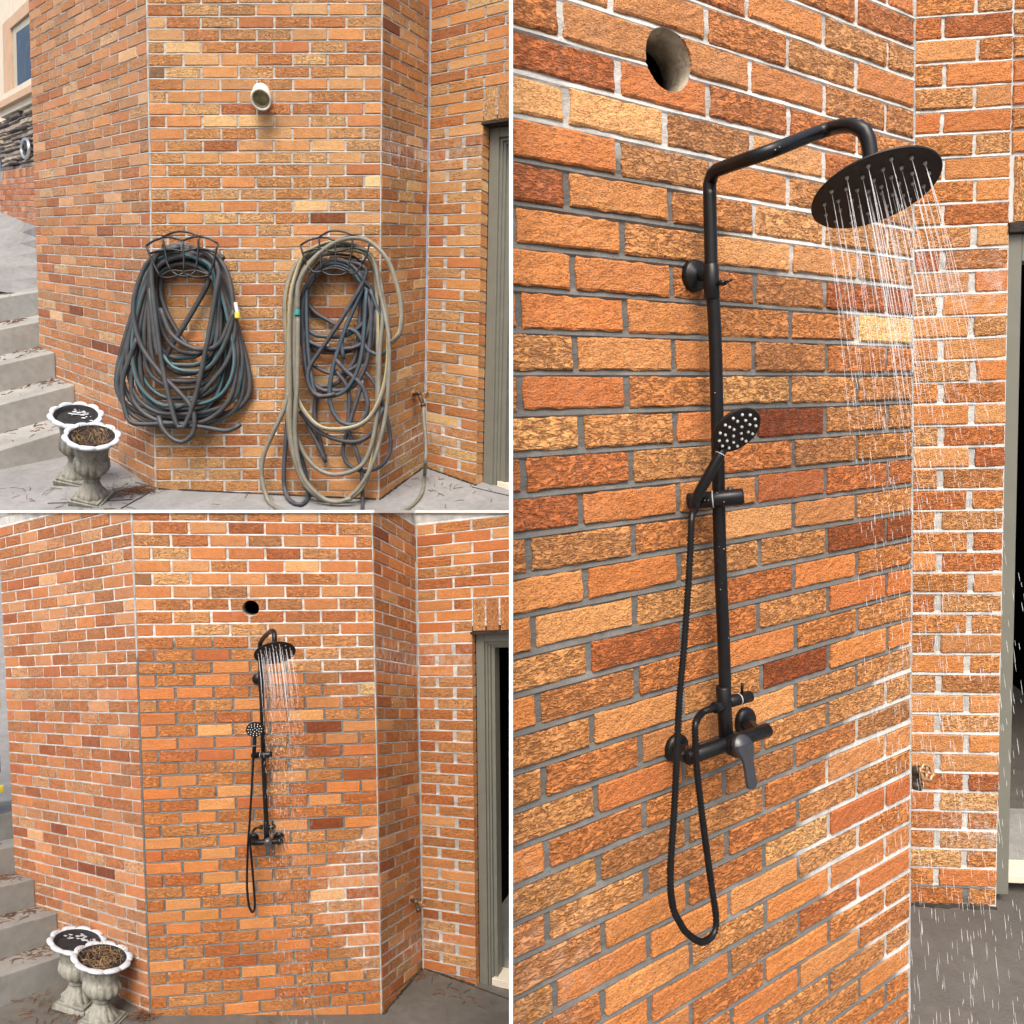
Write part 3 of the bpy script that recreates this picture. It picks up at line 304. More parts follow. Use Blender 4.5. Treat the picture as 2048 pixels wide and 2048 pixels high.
BRICK = {'UL': make_brick(1.35, (0.79, 0.86, 0.92, 1)), 'LL': make_brick(1.0, (0.87, 0.80, 0.78, 1)), 'R': make_brick(1.0, (0.93, 0.86, 0.82, 1))}
MORTAR = {'UL': make_mortar(1.35), 'LL': make_mortar(1.0), 'R': make_mortar(1.0)}
M_dry = make_concrete("dry_concrete", (0.185, 0.185, 0.187, 1), (0.265, 0.265, 0.266, 1), (0.15, 0.145, 0.135, 1))
M_damp = make_concrete("damp_concrete", (0.095, 0.089, 0.078, 1), (0.165, 0.155, 0.138, 1), (0.07, 0.064, 0.056, 1), 0.35)
M_wet = make_concrete("wet_concrete", (0.075, 0.068, 0.060, 1), (0.105, 0.097, 0.086, 1), (0.14, 0.12, 0.098, 1), 0.6)
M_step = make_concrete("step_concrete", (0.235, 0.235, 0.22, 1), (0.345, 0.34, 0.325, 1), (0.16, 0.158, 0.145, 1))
M_step_ll = make_concrete("step_concrete_shaded", (0.215, 0.213, 0.20, 1), (0.315, 0.31, 0.29, 1), (0.15, 0.148, 0.132, 1))  # darker copy of the step concrete, shade held in the colour
M_ground = make_concrete("ground_concrete", (0.22, 0.21, 0.20, 1), (0.30, 0.29, 0.27, 1), (0.17, 0.16, 0.15, 1))
M_white = make_plain("white_trim", (0.66, 0.655, 0.63, 1), 0.6, 0, 0.03)
M_frame = make_plain("sage_door_paint", (0.155, 0.155, 0.128, 1), 0.5, 0, 0.06, 8)
M_black = make_plain("matt_black_metal", (0.006, 0.006, 0.0068, 1), 0.36, 0, 0.25, 40, 0, 0.32)
M_blackhead = make_plain("shower_face_black", (0.009, 0.0075, 0.007, 1), 0.5, 0, 0.2, 40, 0, 0.3)
M_lever = make_plain("satin_charcoal", (0.030, 0.032, 0.038, 1), 0.35, 0, 0.1, 40, 0, 0.6)
M_nozzle = make_plain("silicone_nozzle", (0.28, 0.27, 0.25, 1), 0.4, 0, 0.1)
M_nozzle2 = make_plain("pale_nozzle", (0.62, 0.61, 0.60, 1), 0.4, 0, 0.1)
M_seal = make_plain("grey_seal", (0.42, 0.42, 0.43, 1), 0.35, 0, 0.05)
M_wire = make_plain("black_wire", (0.014, 0.015, 0.017, 1), 0.45, 0, 0.2, 60)
M_hose_d = make_hose("dark_hose", (0.040, 0.041, 0.045, 1), (0.03, 0.17, 0.20, 1), (0.068, 0.067, 0.072, 1))
M_hose_b = make_hose("slate_hose", (0.040, 0.044, 0.054, 1), (0.025, 0.095, 0.14, 1), (0.075, 0.075, 0.088, 1))
M_hose_t = make_hose("beige_hose", (0.155, 0.148, 0.118, 1), (0.42, 0.345, 0.155, 1), (0.225, 0.215, 0.18, 1))
M_teal = make_plain("teal_plastic", (0.03, 0.24, 0.24, 1), 0.4)
M_yellow = make_plain("yellow_plastic", (0.66, 0.52, 0.06, 1), 0.4)
M_pvc = make_plain("aged_pvc", (0.66, 0.62, 0.52, 1), 0.5, 0, 0.12, 20, 0, 0.4, (0.78, 0.75, 0.68, 1))
M_pvcin = make_plain("pipe_inside", (0.40, 0.36, 0.20, 1), 0.6, 0, 0.3, 20)
M_lining = make_plain("hole_lining", (0.40, 0.34, 0.26, 1), 0.9, 0, 0.35, 25, 0.004)
M_dark = make_plain("shade_black", (0.008, 0.0075, 0.007, 1), 1.0, 0, 0.15, 30, 0, 0.0)  # near-black: shade inside rooms, bore and pipe is put into the colour
M_brass = make_plain("tarnished_brass", (0.42, 0.235, 0.12, 1), 0.45, 0.5, 0.35, 40, 0.001)
M_bronze = make_plain("dark_bronze", (0.105, 0.07, 0.045, 1), 0.5, 0.5, 0.3, 50, 0.001)
M_urn = make_urn_stone()
M_rim = make_white_paint()
M_soil = make_plain("black_soil", (0.012, 0.012, 0.014, 1), 0.9, 0, 0.5, 30, 0.01)
M_straw = make_plain("dry_straw", (0.10, 0.055, 0.030, 1), 0.8, 0, 0.4, 12, 0, 0.3, (0.27, 0.175, 0.09, 1))
M_needle = make_plain("brown_litter", (0.13, 0.062, 0.032, 1), 0.9, 0, 0.4, 9)
M_leaf = make_plain("tan_leaf", (0.56, 0.37, 0.17, 1), 0.7, 0, 0.25, 25)
M_leafp = make_plain("pink_leaf", (0.55, 0.33, 0.22, 1), 0.6, 0, 0.25, 25)
M_glass = make_glass()
M_water = make_water()
M_cream = make_plain("cream_stucco", (0.62, 0.56, 0.45, 1), 0.8, 0, 0.05, 6)
M_peach = make_plain("peach_trim", (0.50, 0.34, 0.225, 1), 0.8, 0, 0.06, 6)
M_sash = make_plain("pale_sash", (0.44, 0.42, 0.33, 1), 0.5, 0, 0.05, 6)
M_steel = make_plain("silver_metal", (0.62, 0.62, 0.62, 1), 0.3, 0.8, 0.1)
M_bin = make_plain("dark_bin", (0.03, 0.03, 0.03, 1), 0.5)
M_grime = make_plain("joint_grime", (0.028, 0.022, 0.017, 1), 0.95, 0, 0.5, 20, 0.006)

STONE_MATS = []
for i, c in enumerate(((0.22, 0.19, 0.17), (0.30, 0.26, 0.22), (0.14, 0.125, 0.125), (0.38, 0.33, 0.27))):
    STONE_MATS.append(make_plain("ledge_stone", c + (1,), 0.9, 0, 0.35, 18, 0.02))

# ------------------------------------------------------------ object helpers
WORLD = {}

def link(o, parent=None, loc=(0, 0, 0)):
    loc = Vector(loc)
    WORLD[o.name] = loc.copy()
    if parent is not None:
        o.parent = parent
        o.location = loc - WORLD[parent.name]
    else:
        o.location = loc
    COL.objects.link(o)
    return o

def empty(name, loc, label, cat, group=None):
    o = bpy.data.objects.new(name, None)
    o.empty_display_size = 0.1
    o["label"] = label
    o["category"] = cat
    if group:
        o["group"] = group
    return link(o, None, loc)

def tag(o, label=None, cat=None, group=None, kind=None):
    for k, v in (("label", label), ("category", cat), ("group", group), ("kind", kind)):
        if v:
            o[k] = v
    return o

class MB:
    """collects vertices and faces in world coordinates, then links them as one mesh object"""
    def __init__(self):
        self.v, self.f, self.a = [], [], {}
    def add(self, vs, fs, **at):
        o = len(self.v)
        self.v += [Vector(p) for p in vs]
        self.f += [tuple(i + o for i in q) for q in fs]
        for k, val in at.items():
            fill = (0.0, 0.0, 0.0) if k == "co" else (1.0, 1.0, 1.0, 1.0) if k == "tint" else 0.0
            lst = self.a.setdefault(k, [fill] * o)
            if isinstance(val, list):
                lst += val
            else:
                lst += [val] * len(vs)
        for k, lst in self.a.items():
            if len(lst) < len(self.v):
                fill = (0.0, 0.0, 0.0) if k == "co" else (1.0, 1.0, 1.0, 1.0) if k == "tint" else 0.0
                lst += [fill] * (len(self.v) - len(lst))
        return self
    def build(self, name, mat, parent=None, smooth=False, origin=None):
        c = Vector(origin) if origin is not None else (sum(self.v, Vector()) / max(1, len(self.v)))
        me = bpy.data.meshes.new(name)
        me.from_pydata([tuple(p - c) for p in self.v], [], self.f)
        for k, vals in self.a.items():
            if k in ("co", "tint"):
                if k == "co":
                    at = me.attributes.new(k, 'FLOAT_VECTOR', 'POINT')
                    at.data.foreach_set("vector", [x for q in vals for x in q])
                else:
                    at = me.attributes.new(k, 'FLOAT_COLOR', 'POINT')
                    at.data.foreach_set("color", [x for q in vals for x in q])
            else:
                at = me.attributes.new(k, 'FLOAT', 'POINT')
                at.data.foreach_set("value", [float(x) for x in vals])
        me.materials.append(mat)
        if smooth:
            me.polygons.foreach_set("use_smooth", [True] * len(me.polygons))
        me.update()
        return link(bpy.data.objects.new(name, me), parent, c)

def catmull(pts, step, closed=False):
    P = [Vector(p) for p in pts]
    n = len(P)
    out = []
    for i in range(n if closed else n - 1):
        if closed:
            a, b, c, d = P[(i - 1) % n], P[i], P[(i + 1) % n], P[(i + 2) % n]
        else:
            b, c = P[i], P[i + 1]
            a = P[i - 1] if i > 0 else b + (b - c)
            d = P[i + 2] if i + 2 < n else c + (c - b)
        k = max(1, int((c - b).length / step))
        for j in range(k):
            t = j / k
            out.append(0.5 * ((2 * b) + (c - a) * t + (2 * a - 5 * b + 4 * c - d) * t * t + (3 * b - a - 3 * c + d) * t ** 3))
    if not closed:
        out.append(P[-1])
    return out

def tube(mb, pts, rad, seg=8, closed=False, caps=True, twist=0.0, ridges=None, phase=0.0, striped=True):
    pts = [Vector(p) for p in pts]
    n = len(pts)
    nrm = None
    vs, ring = [], []
    for i in range(n):
        if closed:
            t = pts[(i + 1) % n] - pts[i - 1]
        else:
            t = pts[min(i + 1, n - 1)] - pts[max(i - 1, 0)]
        t = t.normalized() if t.length > 1e-9 else Vector((0, 0, 1))
        if nrm is None:
            nrm = t.cross(Vector((0.13, -0.9, 0.31)))
            if nrm.length < 1e-4:
                nrm = t.cross(Vector((1, 0, 0)))
            nrm.normalize()
        else:
            nrm = (nrm - t * nrm.dot(t)).normalized()
        bi = t.cross(nrm)
        r = rad[i] if isinstance(rad, list) else rad
        if ridges and (i % 2):
            r *= ridges
        for k in range(seg):
            a = 2 * math.pi * k / seg
            vs.append(pts[i] + (nrm * math.cos(a) + bi * math.sin(a)) * r)
            ring.append(((k + 0.5) / seg + phase + twist * i) % 1.0 if striped else 0.0)
    fs = []
    m = n if closed else n - 1
    for i in range(m):
        j = (i + 1) % n
        for k in range(seg):
            l = (k + 1) % seg
            fs.append((i * seg + k, i * seg + l, j * seg + l, j * seg + k))
    if caps and not closed:
        fs.append(tuple(reversed(range(seg))))
        fs.append(tuple((n - 1) * seg + k for k in range(seg)))
    mb.add(vs, fs, ring=ring)
    return mb

def axes_for(d):
    d = Vector(d).normalized()
    a = d.cross(Vector((0.21, 0.33, 0.92)))
    if a.length < 0.05:
        a = d.cross(Vector((1, 0, 0)))
    a.normalize()
    return d, a, d.cross(a)

def lathe(mb, base, axis, prof, seg=28, cap0=True, cap1=True):
    """prof: (distance along axis, radius)"""
    d, a, b = axes_for(axis)
    base = Vector(base)
    vs = []
    for h, r in prof:
        for k in range(seg):
            t = 2 * math.pi * k / seg
            vs.append(base + d * h + (a * math.cos(t) + b * math.sin(t)) * r)
    fs = []
    for i in range(len(prof) - 1):
        for k in range(seg):
            l = (k + 1) % seg
            fs.append((i * seg + k, i * seg + l, (i + 1) * seg + l, (i + 1) * seg + k))
    if cap0:
        fs.append(tuple(reversed(range(seg))))
    if cap1:
        fs.append(tuple((len(prof) - 1) * seg + k for k in range(seg)))
    mb.add(vs, fs)
    return mb

def rod(mb, p0, p1, r, seg=20, bevel=0.12):
    p0, p1 = Vector(p0), Vector(p1)
    L = (p1 - p0).length
    e = min(r * bevel * 1.5, L * 0.3)
    return lathe(mb, p0, p1 - p0, [(0, r - e), (e, r), (L - e, r), (L, r - e)], seg)

def hexa(mb, c8, **at):
    """c8: front quad a b c d then back quad a b c d"""
    return mb.add(c8, [(0, 1, 2, 3), (7, 6, 5, 4), (4, 5, 1, 0), (5, 6, 2, 1), (6, 7, 3, 2), (7, 4, 0, 3)], **at)

def boxv(mb, o, x, y, z, bev=0.0):
    """box from corner o along vectors x y z, edges bevelled"""
    o, x, y, z = Vector(o), Vector(x), Vector(y), Vector(z)
    bm = bmesh.new()
    vs = [bm.verts.new(o + x * i + y * j + z * k) for i in (0, 1) for j in (0, 1) for k in (0, 1)]
    for q in ((0, 1, 3, 2), (4, 6, 7, 5), (0, 4, 5, 1), (2, 3, 7, 6), (0, 2, 6, 4), (1, 5, 7, 3)):
        bm.faces.new([vs[i] for i in q])
    bmesh.ops.recalc_face_normals(bm, faces=bm.faces)
    if bev > 0:
        bmesh.ops.bevel(bm, geom=list(bm.edges), offset=bev, segments=2, affect='EDGES', profile=0.6)
    bm.verts.index_update()
    mb.add([v.co.copy() for v in bm.verts], [tuple(v.index for v in f.verts) for f in bm.faces])
    bm.free()
    return mb

# ------------------------------------------------------------ walls
class Facet:
    def __init__(self, d):
        self.O, self.U, self.V, self.N = (Vector(d[k]) for k in "OUVN")
        self.m, self.h, self.L = d["m"], d["h"], d["L"]
    def p(self, u, r, n=0.0):
        return self.O + self.U * u + self.V * ((r - 18.0) * self.h) + self.N * n

FC = {s: {k: Facet(v) for k, v in d.items()} for s, d in FAC.items()}

PALETTE = [((0.67, 0.295, 0.100), 26), ((0.66, 0.335, 0.135), 22), ((0.64, 0.262, 0.090), 22), ((0.57, 0.275, 0.110), 9),
           ((0.60, 0.222, 0.076), 13), ((0.72, 0.385, 0.160), 12), ((0.50, 0.165, 0.058), 4), ((0.80, 0.48, 0.21), 3)]
PAL = [c for c, w in PALETTE for _ in range(w)]
SPECIAL = {("BC", 13, 6): (0.86, 0.60, 0.27), ("BC", 16, 5): (0.29, 0.072, 0.022), ("BC", 24, 5): (0.31, 0.080, 0.024),
           ("AB", 4, 2): (0.60, 0.335, 0.15), ("BC", 4, 0): (0.30, 0.165, 0.075), ("AB", 25, 4): (0.25, 0.065, 0.028),
           ("AB", 28, 3): (0.25, 0.065, 0.028), ("AB", 28, 2): (0.26, 0.072, 0.03), ("CD", 0, 0): (0.29, 0.085, 0.035),
           ("BC", 11, 1): (0.62, 0.30, 0.105), ("BC", 6, 1): (0.60, 0.27, 0.10), ("BC", 31, 1): (0.62, 0.32, 0.11),
           ("BC", 28, 2): (0.62, 0.33, 0.12), ("BC", 17, 6): (0.60, 0.29, 0.10), ("BC", 20, 6): (0.33, 0.10, 0.03)}

def rng(*key):
    return random.Random(repr(key))

def tint_for(f, r, i):
    key = (f, r, i)
    if key in SPECIAL:
        return SPECIAL[key]
    g = rng("tint", *key)
    c = g.choice(PAL)
    k = g.uniform(0.92, 1.08)
    w = g.uniform(-0.04, 0.04)
    c = (c[0] * k * (1 + w), c[1] * k, c[2] * k * (1 - w))
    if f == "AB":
        c = (c[0] * 0.93, c[1] * 0.93, c[2] * 1.12)  # left wall's pinker light put into its brick colour
    return c

def row_layout(f, r, length):
    """running bond: list of (start, end, index) in brick modules"""
    even = r % 2 == 0
    if f == "AB":
        j = [0.5 if even else 1.0]
    elif f == "BC":
        j = [0.5 if even else 1.0]
    elif f == "CD":
        j = [1.0 if even else 0.5]
    else:
        j = [0.53 if even else 1.02]
    while j[-1] + 1.0 < length - 0.12:
        j.append(j[-1] + 1.0)
    g = rng("joint", f, r)
    j = [0.0] + [x + g.uniform(-0.022, 0.022) for x in j] + [length]
    return [(j[k], j[k + 1], k) for k in range(len(j) - 1) if j[k + 1] - j[k] > 0.12]

def wet_at(s, f, um, r):
    if s == 'UL':
        return 0.0
    if f == "BC":
        top = 10.6 - 1.6 * math.sin(um * 0.9) + (2.4 if um > 5.2 else 0.0)
        w = min(1.0, max(0.0, (r - top) / 3.2 + 0.5))
        keys = ((19, 8.0), (23, 6.9), (25, 6.3), (27, 5.3), (29, 4.7), (31, 4.5), (33, 4.9), (35, 5.4), (37, 5.9), (39, 6.6), (41, 8.0))
        lim = 8.0
        for (r0, a), (r1, b) in zip(keys, keys[1:]):
            if r0 <= r <= r1:
                lim = a + (b - a) * (r - r0) / (r1 - r0)
        w *= min(1.0, max(0.0, (lim - um) / 0.55 + 0.5))
        return w
    if f == "AB":
        return 0.0
    return 0.9 if r > 40 else 0.0

def white_at(s, f, um, r):
    w = 0.06
    if f == "BC" and s != 'UL' and r > 20:
        w = 0.30 * (1.0 - wet_at(s, f, um, r))
    if f == "CD":
        w = max(0.0, 0.9 - abs(r - 10.6) / 2.4)
        w = max(w, max(0.0, 0.9 - abs(r - 37.0) / 2.2) * min(1.0, um / 2.0))
    if f == "DE":
        w = max(0.0, 0.55 - abs(r - 10.5) / 4.0)
        w = max(w, max(0.0, 1.0 - abs(r - 37.0) / 1.6) * max(0.0, 1.0 - um / 1.4))
    return w

def mortar_white(s, f, um, r):
    w = white_at(s, f, um, r)
    if s != 'UL' and r < 12:
        w = max(w, 0.55)
    if f == "DE" and r > 8:
        w = max(w, 0.25)
    if s == 'R' and f == 'DE':
        w = max(w, 0.35)
    return w

def brick_mesh(s, f, fc, um0, um1, r0, r1, key, fine, k):
    """one brick: front with broken edges and a bevel, sides back into the mortar"""
    g = rng("shape", s, *key)
    m = fc.m
    nx, ny = (12, 5) if fine else (3, 1)
    u0, u1 = um0 * m, um1 * m
    dn = g.uniform(-0.0012, 0.0022) * k
    e = 0.0030 * k
    sk = [g.uniform(-0.03, 0.03) for _ in range(4)]
    back = -0.022 * k
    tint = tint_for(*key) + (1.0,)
    kind = 1.0 if g.random() < 0.62 else 0.25
    zz = g.uniform(0, 40)
    mir = f == "BC" and s == 'R'
    V, Fs, CO, WT, WH = [], [], [], [], []
    def add(a, b, n):
        r = r0 + (r1 - r0) * b + (sk[0] * (1 - a) + sk[1] * a) * (1 - b) + (sk[2] * (1 - a) + sk[3] * a) * b
        u = u0 + (u1 - u0) * a
        V.append(fc.p(u, r, n))
        um = u / m
        umw = 6.5 - um if mir else um
        CO.append((um * 0.2, r * 0.071, zz))
        WT.append(wet_at(s, f, umw, r))
        WH.append(white_at(s, f, um, r))
        return len(V) - 1
    grid = []
    eu, ev = e / (u1 - u0), e / ((r1 - r0) * fc.h)
    for j in range(ny + 1):
        row = []
        for i in range(nx + 1):
            a = eu + (1 - 2 * eu) * i / nx
            b = ev + (1 - 2 * ev) * j / ny
            nn = dn
            if fine:
                if 0 < i < nx:
                    a += g.uniform(-0.15, 0.15) / nx
                nn += g.uniform(-0.0012, 0.0012)
            row.append(add(a, b, nn))
        grid.append(row)
    for j in range(ny):
        for i in range(nx):
            Fs.append((grid[j][i], grid[j][i + 1], grid[j + 1][i + 1], grid[j + 1][i]))
    per = [(i, 0) for i in range(nx)] + [(nx, j) for j in range(ny)] + [(nx - i, ny) for i in range(nx)] + [(0, ny - j) for j in range(ny)]
    inner = [grid[j][i] for i, j in per]
    mid, outer = [], []
    jit = 0.0022 if fine else 0.0016
    for i, j in per:
        a, b = i / nx, j / ny
        ja = g.uniform(-jit, jit) * k / (u1 - u0)
        jb = g.uniform(-jit, jit) * k / ((r1 - r0) * fc.h)
        mid.append(add(a + ja, b + jb, dn - e * 0.9))
        outer.append((a + ja, b + jb))
    bk = [add(a, b, back) for a, b in outer]
    q = len(per)
    Fs.append(tuple(reversed(bk)))
    for i in range(q):
        l = (i + 1) % q
        Fs.append((inner[i], mid[i], mid[l], inner[l]))
        Fs.append((mid[i], bk[i], bk[l], mid[l]))
    if (V[Fs[0][1]] - V[Fs[0][0]]).cross(V[Fs[0][2]] - V[Fs[0][1]]).dot(fc.N) < 0:
        Fs = [tuple(reversed(x)) for x in Fs]
    n = len(V)
    return V, Fs, dict(co=CO, tint=[tint] * n, wet=WT, white=WH, kind=[kind] * n)

def pixel(p):
    d = p.y
    return (1024 + 1400 * p.x / d, 1024 - 1400 * (p.z - EYE) / d)

def clip_mesh(V, Fs, at, co, no):
    """keep what lies behind the plane (co, no); close the cut"""
    bm = bmesh.new()
    lay = {}
    lay_f = {}
    for kx in at:
        if kx == "co":
            lay[kx] = bm.verts.layers.float_vector.new(kx)
        elif kx == "tint":
            lay[kx] = bm.verts.layers.float_color.new(kx)
        else:
            lay[kx] = bm.verts.layers.float.new(kx)
    vs = []
    for i, p in enumerate(V):
        v = bm.verts.new(p)
        for kx in at:
            v[lay[kx]] = at[kx][i]
        vs.append(v)
    for q in Fs:
        bm.faces.new([vs[i] for i in q])
    res = bmesh.ops.bisect_plane(bm, geom=list(bm.verts) + list(bm.edges) + list(bm.faces), plane_co=co, plane_no=no, clear_outer=True)
    ed = [e for e in res["geom_cut"] if isinstance(e, bmesh.types.BMEdge)]
    if ed:
        try:
            bmesh.ops.holes_fill(bm, edges=ed, sides=0)
        except Exception:
            pass
    bm.verts.index_update()
    V2 = [v.co.copy() for v in bm.verts]
    F2 = [tuple(v.index for v in q.verts) for q in bm.faces]
    A2 = {}
    for kx in at:
        if kx in ("co", "tint"):
            A2[kx] = [tuple(v[lay[kx]]) for v in bm.verts]
        else:
            A2[kx] = [v[lay[kx]] for v in bm.verts]
    bm.free()
    return V2, F2, A2

PANEL = {'UL': (-170, -60, 1250, 1075), 'LL': (-170, 1000, 1250, 2140), 'R': (1010, -90, 2200, 2140)}
CLIP = {'UL': None, 'LL': (Vector((0, 0, EYE - 0.0057)), Vector((0, 0, 1))), 'R': (Vector((0.0015, 0, 0)), Vector((-1, 0, 0)))}

def restore_attributes(o, s, f, tint, kind):
    """recompute the wall coordinates on the points a cut has added"""
    fc = FC[s][f]
    off = WORLD[o.name]
    me = o.data
    uu, vv, uv = fc.U.dot(fc.U), fc.V.dot(fc.V), fc.U.dot(fc.V)
    det = uu * vv - uv * uv
    co, wt, wh = [], [], []
    for v in me.vertices:
        d = v.co + off - fc.O
        a, b = d.dot(fc.U), d.dot(fc.V)
        um = (a * vv - b * uv) / det / fc.m
        r = 18.0 + (b * uu - a * uv) / det / fc.h
        umw = 6.5 - um if (f == "BC" and s == 'R') else um
        co += [um * 0.2, r * 0.071, 7.0 + kind * 3]
        wt.append(wet_at(s, f, umw, r))
        wh.append(white_at(s, f, umw, r) if tint else mortar_white(s, f, umw, r))
    n = len(me.vertices)
    for name, typ, key, vals in (("co", 'FLOAT_VECTOR', "vector", co), ("wet", 'FLOAT', "value", wt), ("white", 'FLOAT', "value", wh),
                                 ("tint", 'FLOAT_COLOR', "color", list(tint or (1, 1, 1, 1)) * n), ("kind", 'FLOAT', "value", [kind] * n)):
        if name in me.attributes:
            me.attributes.remove(me.attributes[name])
        me.attributes.new(name, typ, 'POINT').data.foreach_set(key, vals)

def cut_cylinder(o, c, axis, r):
    """bore a round hole through a mesh object"""
    if len(o.data.polygons) < 400:
        bm = bmesh.new(); bm.from_mesh(o.data)
        bmesh.ops.remove_doubles(bm, verts=bm.verts, dist=1e-6)
        bmesh.ops.recalc_face_normals(bm, faces=bm.faces)
        bm.to_mesh(o.data); bm.free()
    mb = MB()
    d = Vector(axis).normalized()
    lathe(mb, Vector(c) - d * 0.3, d, [(0, r), (0.6, r)], 40)
    cut = mb.build("cutter", M_dark)
    md = o.modifiers.new("bore", 'BOOLEAN')
    md.operation = 'DIFFERENCE'
    md.solver = 'EXACT'
    md.object = cut
    bpy.context.view_layer.update()
    me = bpy.data.meshes.new_from_object(o.evaluated_get(bpy.context.evaluated_depsgraph_get()))
    o.modifiers.clear()
    old = o.data
    o.data = me
    bpy.data.meshes.remove(old)
    bpy.data.objects.remove(cut)

def build_walls(s, root, spec, k, fine, hole=None, limit=300):
    """spec: facet -> (first row, last row, length in modules, skip(um0, um1, r))"""
    items = []
    x0, y0, x1, y1 = PANEL[s]
    for f, (ra, rb, length, skip) in spec.items():
        fc = FC[s][f]
        for r in range(ra, rb):
            ln = 1.5 if (f == "DE" and r >= 5 and s != 'R') else length
            for um0, um1, idx in row_layout(f, r, ln):
                if skip and skip(um0, um1, r):
                    continue
                gap = 0.042 if f in ("AB", "CD") else 0.032
                if f == "DE" and r >= 8 and s != 'R':
                    gap = 0.054
                if f == "DE" and r >= 8 and s == 'R':
                    gap = 0.054
                a = um0 + (gap if um0 > 0 else (0.004 if f == "DE" and s == 'R' else 0.045))
                b = um1 - (gap if um1 < ln else (0.03 if f != "DE" else 0.0))
                g = rng("bed", f, r, idx)
                bt = 0.104 if s == 'R' and f == 'BC' else 0.078
                q0, q1 = r + bt + g.uniform(-0.014, 0.014), r + 1.02 - bt + g.uniform(-0.014, 0.014)
                if s == 'R' and f == 'BC':
                    key = (f, r, int(round(6.5 - um1)) if r % 2 else int(6.5 - um1 + 0.5))
                    if r % 2:
                        key = (f, r, max(0, int(math.floor(6.5 - um0 - 0.01))))
                    else:
                        key = (f, r, max(0, int(math.floor(6.5 - um0 - 0.01 + 0.5))))
                else:
                    key = (f, r, idx)
                px = [pixel(fc.p(a * fc.m, q0)), pixel(fc.p(b * fc.m, q0)), pixel(fc.p(b * fc.m, q1)), pixel(fc.p(a * fc.m, q1))]
                if max(p[0] for p in px) < x0 or min(p[0] for p in px) > x1 or max(p[1] for p in px) < y0 or min(p[1] for p in px) > y1:
                    continue
                cl = CLIP[s]
                V, Fs, at = brick_mesh(s, f, fc, a, b, q0, q1, key, fine, k)
                if cl:
                    side = [(p - cl[0]).dot(cl[1]) for p in V]
                    if min(side) > -0.002:
                        continue
                    if max(side) > 0:
                        V, Fs, at = clip_mesh(V, Fs, at, cl[0], cl[1])
                area = abs(sum(px[i][0] * px[(i + 1) % 4][1] - px[(i + 1) % 4][0] * px[i][1] for i in range(4))) / 2
                if max(p[0] for p in px) < 0 or min(p[0] for p in px) > 2048 or max(p[1] for p in px) < 0:
                    area *= 0.01
                items.append((area, V, Fs, at))
    items.sort(key=lambda t: -t[0])
    rest = MB()
    for i, (area, V, Fs, at) in enumerate(items):
        if i < limit:
            mb = MB()
            mb.add(V, Fs, **at)
            o = mb.build("brick", BRICK[s], root)
            if hole:
                c, axis, hr = hole
                if min((p - c).length for p in V) < hr * 1.9:
                    cut_cylinder(o, c, axis, hr)
                    restore_attributes(o, s, 'BC', at["tint"][0], at["kind"][0])
        else:
            rest.add(V, Fs, **at)
    if rest.v:
        o = rest.build("small_bricks", BRICK[s], root)
        o["kind"] = "stuff"

def mortar_sheet(mb, s, f, ra, rb, ua, ub, k, depth=-0.0042, skip=None):
    """mortar behind the bricks; every bed joint is struck so that it slopes out to the brick below"""
    fc = FC[s][f]
    nu = max(1, int((ub - ua) / 0.25))
    rows = []
    for r in range(int(ra), int(rb)):
        rows += [(r - 0.11, -0.0062), (r + 0.06, -0.0006), (r + 0.12, depth), (r + 0.5, depth)]
    g = rng("mortar", s, f)
    V, Fs, CO, WT, WH = [], [], [], [], []
    for r, dp in rows:
        for i in range(nu + 1):
            um = ua + (ub - ua) * i / nu
            V.append(fc.p(um * fc.m, r, (dp + g.uniform(-0.0012, 0.0012)) * k))
            CO.append((um * 0.2, r * 0.071, len(f) * 3.0 + ord(f[0])))
            umw = 6.5 - um if (f == "BC" and s == 'R') else um
            WT.append(wet_at(s, f, umw, r))
            WH.append(mortar_white(s, f, umw, r))
    for j in range(len(rows) - 1):
        for i in range(nu):
            a = j * (nu + 1) + i
            Fs.append((a, a + 1, a + nu + 2, a + nu + 1))
    at = dict(co=CO, wet=WT, white=WH)
    if CLIP[s]:
        V, Fs, at = clip_mesh(V, Fs, at, CLIP[s][0], CLIP[s][1])
    mb.add(V, Fs, **at)

def corner_joint(mb, s, f, um, ra, rb, w, k):
    """the bead of mortar that runs up a corner"""
    fc = FC[s][f]
    V, Fs, CO, WT, WH = [], [], [], [], []
    n = int((rb - ra) * 2)
    g = rng("corner", s, f, um)
    for j in range(n + 1):
        r = ra + (rb - ra) * j / n
        ww = w * k * g.uniform(0.75, 1.2)
        for q in range(6):
            t = 2 * math.pi * q / 6
            V.append(fc.p(um * fc.m + math.cos(t) * ww, r, -0.006 * k + math.sin(t) * ww * 0.8))
            CO.append((um * 0.2 + q * 0.004, r * 0.071, 5.0))
            WT.append(wet_at(s, "BC", 0.02 if f == "AB" else 6.45, r) if f == "AB" else 0.0)
            WH.append(0.15)
    for j in range(n):
        for q in range(6):
            l = (q + 1) % 6
            Fs.append((j * 6 + q, j * 6 + l, (j + 1) * 6 + l, (j + 1) * 6 + q))
    at = dict(co=CO, wet=WT, white=WH)
    if CLIP[s]:
        V, Fs, at = clip_mesh(V, Fs, at, CLIP[s][0], CLIP[s][1])
    mb.add(V, Fs, **at)

